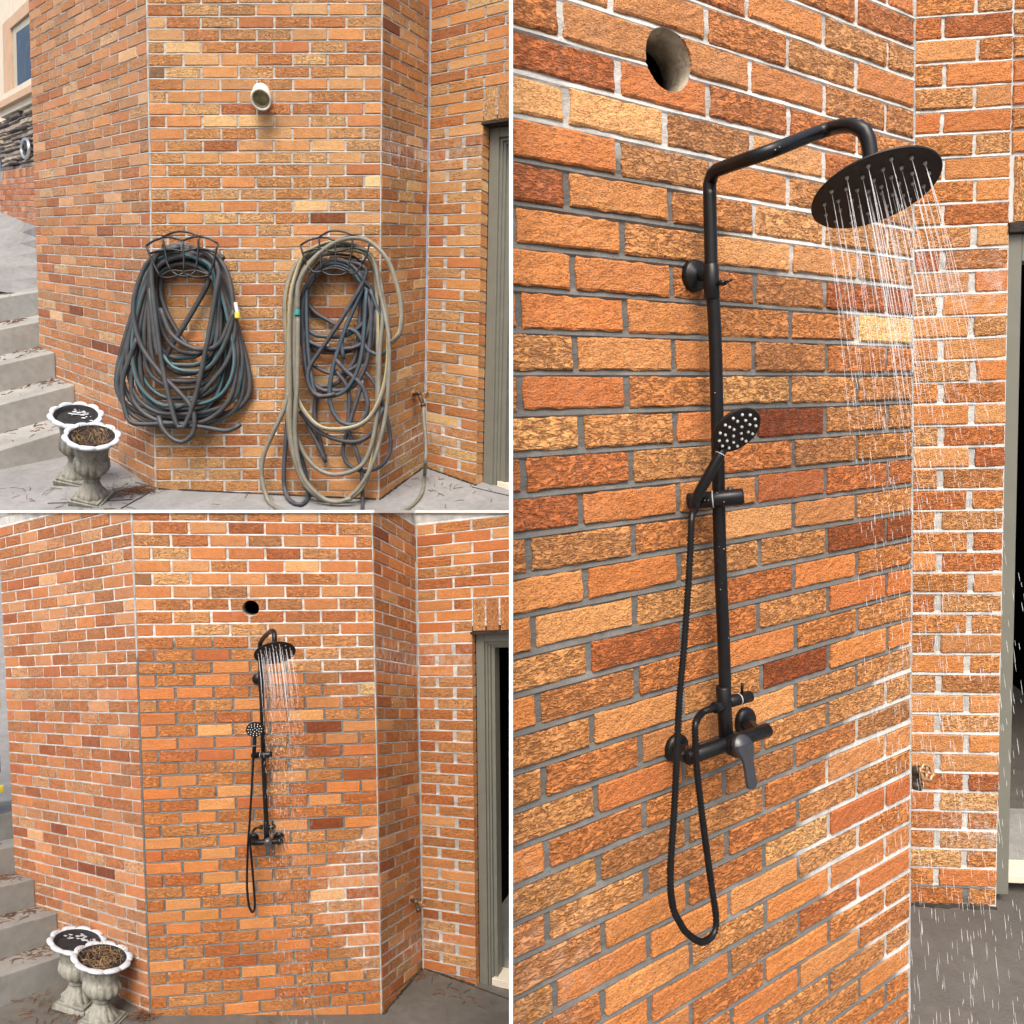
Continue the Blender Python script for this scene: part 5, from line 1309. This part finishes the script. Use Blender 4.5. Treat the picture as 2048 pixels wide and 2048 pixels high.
# ---------------- urns
def urn(s, base, tip, rn, R, yaw, label, plants):
    base = Vector(base)
    tip = Vector(tip)
    ax = Vector(rn).normalized()
    spine = tip - base
    x = Vector((math.cos(yaw), math.sin(yaw), 0)); x = (x - ax * x.dot(ax)).normalized()
    y = ax.cross(x)
    x2 = (x * math.cos(0.3) + y * math.sin(0.3)); y2 = ax.cross(x2)
    root = empty("garden_urn", base, label, "urn", "weathered urn planters by the steps")
    H = spine.length
    def at(r, t, z):
        return base + spine * z + (x2 * math.cos(t) + y2 * math.sin(t)) * (r * R)
    def body(name, prof, mat, seg=80, cap=False):
        mb = MB()
        V, Fs = [], []
        for z, r, amp, nl, sharp in prof:
            for kq in range(seg):
                t = 2 * math.pi * kq / seg
                w = abs(math.cos(nl * t / 2)) ** sharp if nl else 0
                V.append(at(r * (1 + amp * (w - 0.6)), t, z))
        n = len(prof)
        for i in range(n - 1):
            for kq in range(seg):
                l = (kq + 1) % seg
                Fs.append((i * seg + kq, i * seg + l, (i + 1) * seg + l, (i + 1) * seg + kq))
        mb.add(V, Fs)
        return mb.build(name, mat, root, True)
    # plinth: two square steps
    mb = MB()
    px, py = x, y
    hw = 0.62 * R
    boxv(mb, base - x * hw - y * hw, x * 2 * hw, y * 2 * hw, ax * H * 0.085, 0.005)
    hw2 = 0.54 * R
    boxv(mb, base - x * hw2 - y * hw2 + ax * H * 0.084, x * 2 * hw2, y * 2 * hw2, ax * H * 0.028, 0.004)
    mb.build("plinth", M_urn, root)
    body("stem", [(0.110, 0.53, 0.16, 12, 0.7), (0.140, 0.525, 0.16, 12, 0.7), (0.165, 0.47, 0.14, 12, 0.7), (0.20, 0.395, 0.11, 12, 0.7), (0.25, 0.335, 0.08, 12, 0.7), (0.305, 0.285, 0.04, 12, 0.7), (0.335, 0.27, 0.0, 12, 0.7),
                  (0.345, 0.315, 0, 0, 1), (0.365, 0.325, 0, 0, 1), (0.375, 0.275, 0, 0, 1), (0.400, 0.29, 0, 0, 1), (0.418, 0.36, 0, 0, 1)], M_urn)
    body("bowl", [(0.410, 0.30, 0, 0, 1), (0.425, 0.41, 0.08, 14, 0.6), (0.455, 0.51, 0.17, 14, 0.5), (0.495, 0.585, 0.20, 14, 0.45), (0.54, 0.62, 0.20, 14, 0.45), (0.59, 0.62, 0.18, 14, 0.45), (0.63, 0.595, 0.11, 14, 0.5),
                  (0.648, 0.55, 0.02, 14, 1), (0.69, 0.56, 0.06, 14, 0.5), (0.77, 0.59, 0.06, 14, 0.5), (0.84, 0.63, 0.055, 14, 0.5), (0.89, 0.67, 0.05, 14, 0.5), (0.925, 0.73, 0.03, 14, 0.6), (0.945, 0.82, 0.0, 0, 1)], M_urn)
    # scalloped rim
    mb = MB()
    V, Fs = [], []
    seg = 120
    prof = [(0.925, 0.73), (0.918, 0.86), (0.924, 0.955), (0.938, 0.995), (0.955, 1.0), (0.966, 0.985), (0.972, 0.955), (0.977, 0.90), (0.975, 0.845), (0.966, 0.815), (0.945, 0.80)]
    for z, r in prof:
        for kq in range(seg):
            t = 2 * math.pi * kq / seg
            w = abs(math.sin(5 * t)) ** 0.55
            k = max(0.0, (r - 0.74) / 0.26)
            V.append(at(r * (1 + 0.13 * k * (w - 0.7)) * (1.0 if r < 0.8 else 1.0), t, z + 0.022 * (w - 0.6) * min(1, max(0, (r - 0.72) / 0.1))))
    for i in range(len(prof) - 1):
        for kq in range(seg):
            l = (kq + 1) % seg
            Fs.append((i * seg + kq, i * seg + l, (i + 1) * seg + l, (i + 1) * seg + kq))
    mb.add(V, Fs)
    mb.build("rim", M_rim, root, True)
    body("inner_wall", [(0.962, 0.805, 0, 0, 1), (0.935, 0.725, 0, 0, 1), (0.88, 0.655, 0, 0, 1)], M_soil)
    # soil
    mb = MB()
    V = [at(0, 0, 0.905)]
    Fs = []
    g = rng("soil", s, label)
    for rr in (0.25, 0.5, 0.69):
        for kq in range(24):
            V.append(at(rr, 2 * math.pi * kq / 24, 0.905 + (g.uniform(-0.012, 0.012) if rr < 0.6 else 0)))
    for kq in range(24):
        l = (kq + 1) % 24
        Fs.append((0, 1 + kq, 1 + l))
        for q in range(2):
            Fs.append((1 + q * 24 + kq, 1 + (q + 1) * 24 + kq, 1 + (q + 1) * 24 + l, 1 + q * 24 + l))
    mb.add(V, Fs)
    mb.build("soil", M_soil, root, True)
    if plants:
        mb = MB()
        for i in range(125):
            t = g.uniform(0, 6.28); rr = 0.68 * math.sqrt(g.random())
            p0 = at(rr, t, 0.91)
            if i < 92:
                t2 = t + g.uniform(-1.2, 1.2); r2 = min(0.72, max(0.0, rr + g.uniform(-0.4, 0.4)))
                p1 = at(r2, t2, 0.925 + g.uniform(0, 0.045))
                pm = (p0 + p1) / 2 + ax * g.uniform(0.0, 0.05) * H
            else:
                t2 = t + g.uniform(-0.3, 0.3); r2 = min(0.8, rr + g.uniform(-0.2, 0.3))
                p1 = at(r2, t2, 0.97 + g.uniform(0, 0.12) * (plants))
                pm = (p0 + p1) / 2 + Vector((g.uniform(-.02, .02), g.uniform(-.02, .02), 0))
            tube(mb, catmull([p0, pm, p1], 0.05), g.uniform(0.0011, 0.0022) * R / 0.17, 4)
        o = mb.build("dried_stems", M_straw)
        tag(o, "tangle of dry brown stems inside the front urn, " + ("upper left" if s == 'UL' else "lower left taller stalks"), "dried plant", "dead plants in the urns")
    else:
        mb = MB()
        for i in range(26):
            t = g.uniform(-0.7, 0.9) + math.pi * 0.35; rr = g.uniform(0.25, 0.66)
            c = at(rr, t + g.uniform(-0.8, 0.8), 0.925)
            w = g.uniform(0.006, 0.021) * R / 0.17
            pts = []
            for q in range(6):
                a = q * math.pi / 3 + g.uniform(-0.3, 0.3)
                pts.append(c + x2 * (w * math.cos(a) * g.uniform(0.5, 1.1)) + y2 * (w * 0.6 * math.sin(a) * g.uniform(0.5, 1.1)))
            mb.add(pts + [c - ax * 0.006], [tuple(range(6))] + [(q, (q + 1) % 6, 6) for q in range(6)])
        o = mb.build("paint_flakes", M_rim, root)
        o["kind"] = "stuff"
    return root

u = URN['UL']
urn('UL', *u[1], "empty urn at the foot of the dry upper steps, rear of its pair", 0)
urn('UL', *u[0], "urn full of dead stems in front of its empty twin, upper left", 0.6)
u = URN['LL']
urn('LL', *u[1], "empty urn with flaked white paint inside, rear of the lower pair", 0)
urn('LL', *u[0], "front urn of the lower pair, holding tall dead stalks", 1.0)

# ---------------- hoses and racks
def hose_obj(name, loops, frees, rad, mat, label, seed, share):
    mb = MB()
    g = rng("hose", seed)
    for lp in loops:
        pts = catmull([Vector(p) + Vector((g.uniform(-.012, .012), g.uniform(-.006, .006), g.uniform(-.012, .012))) for p in lp], 0.045, True)
        tube(mb, pts, rad * g.uniform(0.9, 1.06), 9, True, twist=g.uniform(-0.004, 0.004), phase=g.random(), striped=g.random() < share)
    for lp in frees:
        pts = catmull(lp, 0.045)
        tube(mb, pts, rad * g.uniform(0.92, 1.05), 9, twist=g.uniform(-0.006, 0.006), phase=g.random(), striped=g.random() < share)
    o = mb.build(name, mat, None, True)
    return tag(o, label, "garden hose")

h1 = hose_obj("garden_hose", HOSE['left'], HOSE['leftfree'], 0.0198, M_hose_d, "thick coil of dark grey hose with teal stripe on the left rack", 1, 0.62)
mb = MB()
rod(mb, HOSEFIT[0], HOSEFIT[1], 0.015)
mb.build("connector", M_white, h1)
mb = MB()
rod(mb, HOSEFIT[1], HOSEFIT[2], 0.022)
mb.build("connector", M_yellow, h1)
mb = MB()
rod(mb, HOSEFIT2[0], HOSEFIT2[1], 0.027)
mb.build("connector", M_bin, h1)
hose_obj("garden_hose", HOSE['dark'], HOSE['darkfree'], 0.0180, M_hose_b, "slate blue tangled hose hanging inside the beige hose on the right rack", 2, 0.5)
h3 = hose_obj("garden_hose", HOSE['beige'], HOSE['beigefree'], 0.0188, M_hose_t, "long loops of beige hose with yellow stripe on the right rack", 3, 1.0)
mb = MB()
rod(mb, HOSECAP[0], HOSECAP[1], 0.0235)
mb.build("connector", M_teal, h3)
mb = MB()
tube(mb, catmull(FHOSE, 0.04), 0.0175, 9)
tag(mb.build("garden_hose", M_hose_t, None, True), "beige hose dropping from the corner tap to the paving", "garden hose")

for i, lab in enumerate(("black wire hose rack at left holding the dark grey coil", "black wire hose rack at right holding beige and slate hoses")):
    c = Vector(RACKT[i][2])
    root = empty("hose_rack", c, lab, "hose rack", "wire hose racks on the wall")
    for j, pl in enumerate(RACK[i]):
        mb = MB()
        tube(mb, catmull(pl, 0.03), 0.0078 if i else 0.0086, 7)
        mb.build("spoke" if j < 5 else "curved_wire", M_wire, root, True)
    for pl in RACKW[i]:
        mb = MB()
        tube(mb, pl, 0.0075, 7)
        mb.build("bracket_rod", M_wire, root)
    mb = MB()
    tube(mb, catmull(RACKT[i], 0.03), 0.010, 7)
    mb.build("back_bar", M_wire, root)

# ---------------- vent pipe
a, b = Vector(VENT[0]), Vector(VENT[1])
root = empty("vent_pipe", a, "white plastic pipe stub jutting from the wall above the racks", "pipe")
d = (b - a).normalized()
L = (b - a).length
mb = MB()
lathe(mb, a - d * 0.03, d, [(0, 0.070), (L - 0.05, 0.070), (L - 0.05, 0.078), (L + 0.03, 0.078), (L + 0.03, 0.064), (0.02, 0.060)], 40, False, False)
mb.build("pipe_wall", M_pvc, root, True)
mb = MB()
lathe(mb, a + d * (L - 0.015), d, [(-0.10, 0.0), (-0.10, 0.0625), (0.0, 0.0635)], 40, False, False)
mb.build("pipe_inside", M_pvcin, root, True)
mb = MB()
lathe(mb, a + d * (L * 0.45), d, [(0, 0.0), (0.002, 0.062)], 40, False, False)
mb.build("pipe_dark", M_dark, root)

# ---------------- outdoor taps
def tap(s, label, k):
    p0, pb, pw, sp = (Vector(q) for q in FAUCET[s])
    root = empty("outdoor_tap", p0, label, "tap", "brass taps on the return wall")
    d = (pb - p0).normalized()
    mb = MB()
    lathe(mb, p0, d, [(0, 0.030 * k), (0.006 * k, 0.030 * k), (0.010 * k, 0.015 * k)], 18)
    mb.build("flange", M_brass, root, True)
    mb = MB()
    rod(mb, p0, pb, 0.011 * k)
    lathe(mb, pb - d * 0.016 * k, d, [(0, 0.011 * k), (0.008 * k, 0.017 * k), (0.026 * k, 0.017 * k), (0.034 * k, 0.010 * k)], 14)
    mb.build("body", M_bronze, root, True)
    mb = MB()
    tube(mb, catmull([pb, pb.lerp(sp, 0.45) + d * 0.006, sp], 0.008), [0.013 * k] * 3 + [0.0125 * k] * 60, 12) if False else rod(mb, pb, sp, 0.0125 * k)
    lathe(mb, sp, (sp - pb), [(-0.014 * k, 0.013 * k), (-0.012 * k, 0.017 * k), (0.008 * k, 0.017 * k)], 14)
    mb.build("spout", M_bronze, root, True)
    mb = MB()
    dw = (pw - pb).normalized()
    rod(mb, pb, pw, 0.005 * k)
    a, e1, e2 = axes_for(dw)
    pts = [pw + (e1 * math.cos(t) + e2 * math.sin(t)) * 0.021 * k * (1 + 0.12 * math.cos(6 * t)) for t in [2 * math.pi * i / 30 for i in range(30)]]
    tube(mb, pts, 0.0055 * k, 8, closed=True)
    for i in range(4):
        t = i * math.pi / 2
        tube(mb, [pw, pw + (e1 * math.cos(t) + e2 * math.sin(t)) * 0.021 * k], 0.004 * k, 6)
    mb.build("handwheel", M_brass, root, True)

tap('UL', "brass tap by the inner corner with a beige hose screwed on", 1.35)
tap('LL', "bare brass tap by the inner corner of the wet wall", 1.0)
tap('R', "brass tap peeping past the corner near the falling water", 1.0)

# ---------------- showers
def nozzle_layout(n, R):
    out = []
    if n == 'big':
        for rr, c in ((0.80, 15), (0.58, 12), (0.36, 8), (0.14, 4)):
            out += [(rr * R, 2 * math.pi * (i + 0.3 * rr) / c) for i in range(c)]
    else:
        for rr, c in ((0.84, 13), (0.56, 9), (0.25, 4)):
            out += [(rr * R, 2 * math.pi * (i + 0.5 * rr) / c) for i in range(c)]
    return out

def shower(D, label, k, fine, s):
    c = Vector(D['ros'][0])
    root = empty("outdoor_shower", c, label, "shower", "black showers on the brick wall")
    seg = 24 if fine else 16
    N = Vector(D['ros'][1])
    fc = FC[s]['BC']
    rp = 0.0125 * k
    # riser and arm
    mb = MB()
    tube(mb, catmull([Vector(D['sleeve'][0]).lerp(Vector(D['sleeve'][1]), 0.5)] + D['pipe'][1:], 0.03), rp, seg)
    mb.build("riser_pipe", M_black, root, True)
    mb = MB()
    tube(mb, catmull([Vector(D['sleeve'][0]).lerp(Vector(D['sleeve'][1]), 0.5)] + D['arm'], 0.012), rp * 1.0, seg)
    mb.build("shower_arm", M_black, root, True)
    # rain head
    hc, hn, R = Vector(D['head'][0]), Vector(D['head'][1]).normalized(), D['head'][2]
    mb = MB()
    lathe(mb, hc - hn * 0.012 * k, hn, [(0, 0.02 * k), (0.001, R * 0.3), (0.006 * k, R * 0.96), (0.008 * k, R), (0.011 * k, R), (0.012 * k, R * 0.985)], 72)
    head = mb.build("rain_head", M_blackhead, root, False)
    mb = MB()
    d, e1, e2 = axes_for(hn)
    big = nozzle_layout('big', R)
    for rr, t in big:
        p = hc + (e1 * math.cos(t) + e2 * math.sin(t)) * rr
        lathe(mb, p, hn, [(0, 0.0036 * k), (0.004 * k, 0.0026 * k), (0.0048 * k, 0.0012 * k)], 8)
    mb.build("nozzles", M_nozzle, head, True)["kind"] = "stuff"
    mb = MB()
    rod(mb, hc - hn * 0.034 * k, hc - hn * 0.010 * k, 0.017 * k)
    mb.build("swivel_nut", M_black, head, True)
    # wall rosette with arm, sleeve and thumb screw
    mb = MB()
    lathe(mb, D['ros'][0], N, [(0.0, 0.031 * k), (0.010 * k, 0.031 * k), (0.015 * k, 0.028 * k), (0.017 * k, 0.015 * k), (0.020 * k, 0.013 * k)], 36)
    mb.build("wall_bracket", M_black, root, True)
    mb = MB()
    rod(mb, D['rosarm'][0], D['rosarm'][1], 0.0105 * k, seg)
    mb.build("bracket_arm", M_black, root, True)
    mb = MB()
    rod(mb, D['sleeve'][0], D['sleeve'][1], rp * 1.16, seg)
    mb.build("sleeve", M_black, root, True)
    mb = MB()
    tube(mb, [D['screw'][0], D['screw'][1]], 0.0055 * k, 10)
    tube(mb, [D['screw'][1], D['screw'][2]], 0.0028 * k, 8)
    mb.build("thumb_screw", M_black, root, True)
    # slider that holds the hand shower
    mb = MB()
    rod(mb, D['holder'][0], D['holder'][1], 0.0165 * k, seg)
    sl = mb.build("slider", M_black, root, True)
    p0, p1 = Vector(D['holder'][0]), Vector(D['holder'][1])
    mb = MB()
    q = p0.lerp(p1, 0.46); dd = (p1 - p0).normalized()
    lathe(mb, q - dd * 0.0012 * k, dd, [(0, 0.0172 * k), (0.0024 * k, 0.0172 * k)], seg)
    mb.build("seal_ring", M_seal, sl, True)
    mb = MB()
    q = p0.lerp(p1, 0.76)
    rod(mb, q, q - fc.V * 0.021 * k, 0.0055 * k, 10)
    mb.build("slider_button", M_lever, sl, True)
    # hand shower
    mb = MB()
    hp = [Vector(p) for p in D['handle']]
    pts = catmull(hp, 0.008)
    n = len(pts)
    tube(mb, pts, [(0.0085 + 0.0020 * math.sin(math.pi * min(1, i / n * 1.1)) ) * k for i in range(n)], seg)
    wand = mb.build("hand_shower", M_black, root, True)
    hc2, hn2, R2 = Vector(D['hand'][0]), Vector(D['hand'][1]).normalized(), D['hand'][2]
    mb = MB()
    lathe(mb, hc2 - hn2 * 0.014 * k, hn2, [(0, R2 * 0.45), (0.004 * k, R2 * 0.92), (0.009 * k, R2), (0.013 * k, R2), (0.014 * k, R2 * 0.96)], 48)
    mb.build("spray_face", M_blackhead, wand)
    mb = MB()
    d, e1, e2 = axes_for(hn2)
    for rr, t in nozzle_layout('hand', R2 * 0.92):
        p = hc2 + (e1 * math.cos(t) + e2 * math.sin(t)) * rr
        lathe(mb, p, hn2, [(0, 0.0030 * k), (0.003 * k, 0.0026 * k), (0.0038 * k, 0.0014 * k)], 8)
    mb.build("nozzles", M_nozzle2, wand, True)["kind"] = "stuff"
    mb = MB()
    i = -2
    q, dd = hp[-2], (hp[-1] - hp[-3]).normalized()
    lathe(mb, q - dd * 0.001, dd, [(0, 0.0105 * k), (0.0016, 0.0105 * k)], seg)
    mb.build("seal_ring", M_seal, wand, True)
    # corrugated hose
    mb = MB()
    pts = catmull([D['hose0']] + D['hose'], 0.0031 if fine else 0.005)
    tube(mb, pts, 0.0072 * k, 12 if fine else 8, ridges=0.70)
    mb.build("shower_hose", M_black, root, True)
    # mixer valve
    mb = MB()
    rod(mb, D['body'][0], D['body'][1], rp * 1.18, seg)
    body = mb.build("mixer_body", M_black, root, True)
    mb = MB()
    rod(mb, D['conn'][0], D['conn'][1], 0.0115 * k, 6 if False else 14)
    mb.build("hose_nut", M_black, body, True)
    mb = MB()
    rod(mb, D['knob'][0], D['knob'][1], 0.0120 * k, seg)
    kn = mb.build("diverter_knob", M_black, body, True)
    mb = MB()
    q0, q1 = Vector(D['knob'][0]), Vector(D['knob'][1])
    dd = (q1 - q0).normalized(); q = q0.lerp(q1, 0.45)
    lathe(mb, q, dd, [(0, 0.0126 * k), (0.0018 * k, 0.0126 * k)], seg)
    mb.build("seal_ring", M_seal, kn, True)
    mb = MB()
    tube(mb, D['lever'], 0.0030 * k, 8)
    mb.build("diverter_pin", M_black, kn, True)
    mb = MB()
    rod(mb, D['bar'][0], D['bar'][1], 0.0150 * k, seg)
    mb.build("mixer_bar", M_black, root, True)
    for el, rs in (('elL', 'rosL'), ('elR', 'rosR')):
        mb = MB()
        lathe(mb, D[rs], N, [(0.0, 0.030 * k), (0.008 * k, 0.030 * k), (0.014 * k, 0.025 * k), (0.016 * k, 0.016 * k)], 36)
        ro = mb.build("inlet_rosette", M_black, root, True)
        mb = MB()
        a, b = Vector(D[el][0]), Vector(D[el][1])
        lathe(mb, a, b - a, [(0, 0.011 * k), ((b - a).length * 0.45, 0.011 * k), ((b - a).length * 0.46, 0.0165 * k), ((b - a).length * 0.95, 0.0165 * k), ((b - a).length, 0.013 * k)], 6)
        mb.build("union_nut", M_black, ro)
    mb = MB()
    rod(mb, D['valve'][0], D['valve'][1], 0.0235 * k, seg)
    mb.build("valve_body", M_black, root, True)
    # handle: round cap running into a paddle
    mb = MB()
    a, b = Vector(D['cap'][0]), Vector(D['cap'][1])
    ax = (b - a).normalized()
    lathe(mb, a, ax, [(0, 0.0225 * k), ((b - a).length * 0.8, 0.0225 * k), ((b - a).length, 0.0205 * k)], seg)
    hd = mb.build("handle", M_lever, root, True)
    pl = [Vector(p) for p in D['hlever']]
    dn = (pl[-1] - pl[0]).normalized()
    sd = dn.cross(ax).normalized()
    Lh = (pl[-1] - pl[0]).length
    mb = MB()
    prof = [(0.0, 0.0165), (0.12, 0.0158), (0.24, 0.0128), (0.34, 0.0098), (0.55, 0.0093), (0.85, 0.0098), (0.94, 0.0090), (0.99, 0.0060), (1.015, 0.002)]
    V, Fs = [], []
    for t, w in prof:
        i = min(len(pl) - 2, int(t * (len(pl) - 1)))
        ft = t * (len(pl) - 1) - i
        p = pl[i].lerp(pl[i + 1], ft)
        for sx, sz in ((-1, -1), (-0.86, 1), (0.86, 1), (1, -1)):
            V.append(p + sd * (sx * w * 1.34 * k) + ax * (sz * 0.0028 * k))
    for i in range(len(prof) - 1):
        for q in range(4):
            l = (q + 1) % 4
            Fs.append((i * 4 + q, i * 4 + l, (i + 1) * 4 + l, (i + 1) * 4 + q))
    Fs += [(0, 1, 2, 3), tuple((len(prof) - 1) * 4 + q for q in (3, 2, 1, 0))]
    mb.add(V, Fs)
    mb.build("handle_paddle", M_lever, hd)
    # beads of water
    if fine:
        g = rng("beads")
        mb = MB()
        chain = catmull(D['pipe'], 0.01) + catmull(D['arm'], 0.01)
        for i in range(36):
            p = g.choice(chain)
            d = Vector((g.uniform(-1, 1), -1.2, g.uniform(-1, 1))).normalized()
            lathe(mb, p + d * rp * 0.9, d, [(0, 0.0017), (0.0012, 0.0014), (0.0019, 0.0004)], 7)
        for i in range(18):
            p = Vector(D['holder'][0]).lerp(Vector(D['holder'][1]), g.random())
            d = Vector((g.uniform(-.4, .4), -1.0, g.uniform(-.6, 1))).normalized()
            lathe(mb, p + d * 0.0158, d, [(0, 0.0014), (0.001, 0.0011), (0.0015, 0.0003)], 7)
        mb.build("water_beads", M_water, root, True)["kind"] = "stuff"
    return big, hc, hn, e1, e2

def spray(s, D, label, v0, vdir, rad, n_long, zend, seed):
    hc, hn, R = Vector(D['head'][0]), Vector(D['head'][1]).normalized(), D['head'][2]
    d, e1, e2 = axes_for(hn)
    vdir = Vector(vdir).normalized()
    down = FC[s]['BC'].V.normalized()
    g = rng("spray", seed)
    mb = MB()
    for rr, t in nozzle_layout('big', R):
        p0 = hc + hn * 0.004 + (e1 * math.cos(t) + e2 * math.sin(t)) * rr
        for rep in range(g.choice((2, 2, 3))):
            sp = vdir + (e1 * math.cos(t) + e2 * math.sin(t)) * (0.05 * rr / R) + Vector((g.uniform(-.025, .025), g.uniform(-.025, .025), 0))
            v = sp * v0 * g.uniform(0.9, 1.1)
            pos = lambda q: p0 + v * q + down * (4.9 * q * q)
            if g.random() < 0.72:
                te = n_long * g.uniform(0.5, 1.15)
                m = 9
                tube(mb, [pos(te * i / m) for i in range(m + 1)], [rad * (1.0 - 0.5 * i / m) for i in range(m + 1)], 5)
            else:
                te = 0.01
            q = te
            while True:
                q += g.uniform(0.004, 0.026) * (1 + 2.6 * q)
                p = pos(q)
                if p.z < floor_z(s, p.x, p.y) + 0.01 or p.z < zend or q > 1.2:
                    break
                L = g.uniform(0.005, 0.020) * (1 + q * 1.3)
                w = rad * g.uniform(0.4, 0.95)
                jit = Vector((g.uniform(-1, 1), g.uniform(-1, 1), 0)) * 0.035 * q
                dv = (v + down * 9.8 * q).normalized()
                tube(mb, [p + jit - dv * L * 0.5, p + jit - dv * L * 0.15, p + jit + dv * L * 0.25, p + jit + dv * L * 0.5], [w * 0.25, w * 0.8, w, w * 0.35], 5)
    o = mb.build("falling_water", M_water, None, True)
    return tag(o, label, "falling water", None, "stuff")

shower(SR, "large matt black shower set seen close, with running rain head", 1.0, True, 'R')
shower(SL, "small black shower at lower left, its head spraying down the wall", 1.0, False, 'LL')
spray('R', SR, "water streaming from the close black rain head", 2.2, SR['head'][1], 0.00052, 0.13, 0.9, 1)
spray('LL', SL, "water falling from the distant rain head down the lower wall", 1.0, (0.30, -0.40, -0.80), 0.00075, 0.16, 0.0, 2)

# ---------------- litter, leaves
def leaf(p, size, mat, label, seed, n):
    g = rng("leaf", seed)
    p = Vector(p); n = Vector(n).normalized()
    x = Vector((1, 0.25, 0)); x = (x - n * x.dot(n)).normalized(); y = n.cross(x)
    mb = MB()
    m = 9
    V, Fs = [], []
    for i in range(m + 1):
        t = i / m
        w = size * 0.36 * math.sin(math.pi * min(1, t * 0.97 + 0.03)) ** 0.8 * g.uniform(0.75, 1.2)
        for sgn in (-1, 0, 1):
            V.append(p + x * (size * (t - 0.5)) + y * (w * sgn) + n * (0.004 + 0.05 * size * abs(sgn) + size * 0.10 * math.sin(t * 5 + sgn)))
    for i in range(m):
        for q in range(2):
            Fs.append((i * 3 + q, i * 3 + q + 1, i * 3 + q + 4, i * 3 + q + 3))
    mb.add(V, Fs)
    o = mb.build("fallen_leaf", mat, None, True)
    md = o.modifiers.new("thick", 'SOLIDIFY'); md.thickness = 0.0012
    return tag(o, label, "leaf")

leaf(LEAF[0] if False else Vector(LEAF[0]) + Vector((0, 0.05, 0.02)), 0.10, M_leafp, "curled pinkish tan leaf at the foot of the wet wall", 1, FLOOR['LL'][1])
_fc = FC['LL']['AB']
leaf(_fc.p(0.86, 35.86, 0.16), 0.09, M_leaf, "pale tan leaf lying on the lowest step beside the urn", 2, (0.1, -0.1, 1))

def litter(name, s, spots, mat, label, size, seed):
    g = rng("litter", seed)
    mb = MB()
    for cx, cy, spread, count in spots:
        for i in range(count):
            x = cx + g.gauss(0, spread); y = cy + g.gauss(0, spread * 0.7)
            z = floor_z(s, x, y) + g.uniform(0.003, 0.006 + 0.012 * (spread < 0.12))
            a = g.uniform(0, 6.28); L = size * g.uniform(0.4, 1.5)
            p = Vector((x, y, z))
            d = Vector((math.cos(a), math.sin(a), 0)) * L * 0.5
            d.z = floor_z(s, x + d.x, y + d.y) - floor_z(s, x, y)
            tube(mb, [p - d, p + Vector((g.uniform(-.1, .1) * L, g.uniform(-.1, .1) * L, 0.004)), p + d], g.uniform(0.0012, 0.0028), 4)
    o = mb.build(name, mat)
    return tag(o, label, "litter", None, "stuff")

nx, ny, nz = NEEDLES[0]
litter("pine_litter", 'UL', [(nx, ny, 0.07, 150), (nx - 0.12, ny - 0.05, 0.08, 60), (-3.3, 5.55, 0.22, 30), (-3.95, 5.75, 0.2, 20), (-2.0, 5.72, 0.5, 16), (-0.6, 6.25, 0.22, 26), (-3.2, 6.1, 0.18, 30)], M_needle,
       "brown pine needles and leaf bits on the dry upper paving", 0.07, 1)
litter("pine_litter", 'LL', [(-2.06, 3.93, 0.04, 60), (-2.45, 3.85, 0.12, 40), (-2.68, 3.95, 0.10, 30), (-1.2, 3.92, 0.4, 20), (-0.66, 4.55, 0.06, 34), (-0.35, 4.35, 0.12, 20)], M_needle,
       "brown leaf litter along the foot of the wet lower wall", 0.05, 2)
def step_litter(s, label, seed, k):
    g = rng("stepl", seed)
    fc = FC[s]["AB"]
    S, data = STEPS[s]
    S = Vector(S)
    du = data[1][0] - data[0][0]
    mb = MB()
    for i in range(5):
        for q in range(46):
            u = data[i][0] + du * min(0.98, max(0.05, 1 - abs(g.gauss(0, 0.35))))
            t = abs(g.gauss(0, 0.16)) * k if g.random() < 0.6 else g.uniform(0, 0.6) * k
            p = fc.p(u, data[i][1] - 0.02, 0.003) + S * t
            a = g.uniform(0, 6.28); L = 0.022 * k * g.uniform(0.5, 1.8)
            d = fc.U * math.cos(a) * L + S * math.sin(a) * L
            tube(mb, [p - d, p - fc.V * 0.006, p + d], g.uniform(0.0012, 0.0032) * k, 4)
    tag(mb.build("step_litter", M_needle), label, "litter", None, "stuff")
step_litter('UL', "dead leaf scraps caught on the upper stair treads", 1, 1.35)
step_litter('LL', "dead leaf scraps caught on the lower stair treads", 2, 1.0)

# cracks and saw joints in the paving
def joint(s, pts, w, mat, name="paving_joint"):
    mb = MB()
    V = []
    for x, y in pts:
        V.append(Vector((x, y, floor_z(s, x, y) + 0.002)))
    tube(mb, catmull(V, 0.05), w, 6)
    o = mb.build(name, mat)
    o["kind"] = "structure"
joint('UL', [(-3.03, 5.93), (-3.05, 5.80), (-3.10, 5.55)], 0.006, M_grime)
joint('UL', [(-3.10, 5.72), (-3.45, 5.63), (-3.7, 5.58)], 0.005, M_grime)
joint('UL', [(-0.36, 6.30), (-0.1, 6.18), (0.2, 6.06)], 0.005, M_grime)
joint('LL', [(-0.235, 4.51), (-0.05, 4.42), (0.1, 4.34)], 0.004, M_grime)
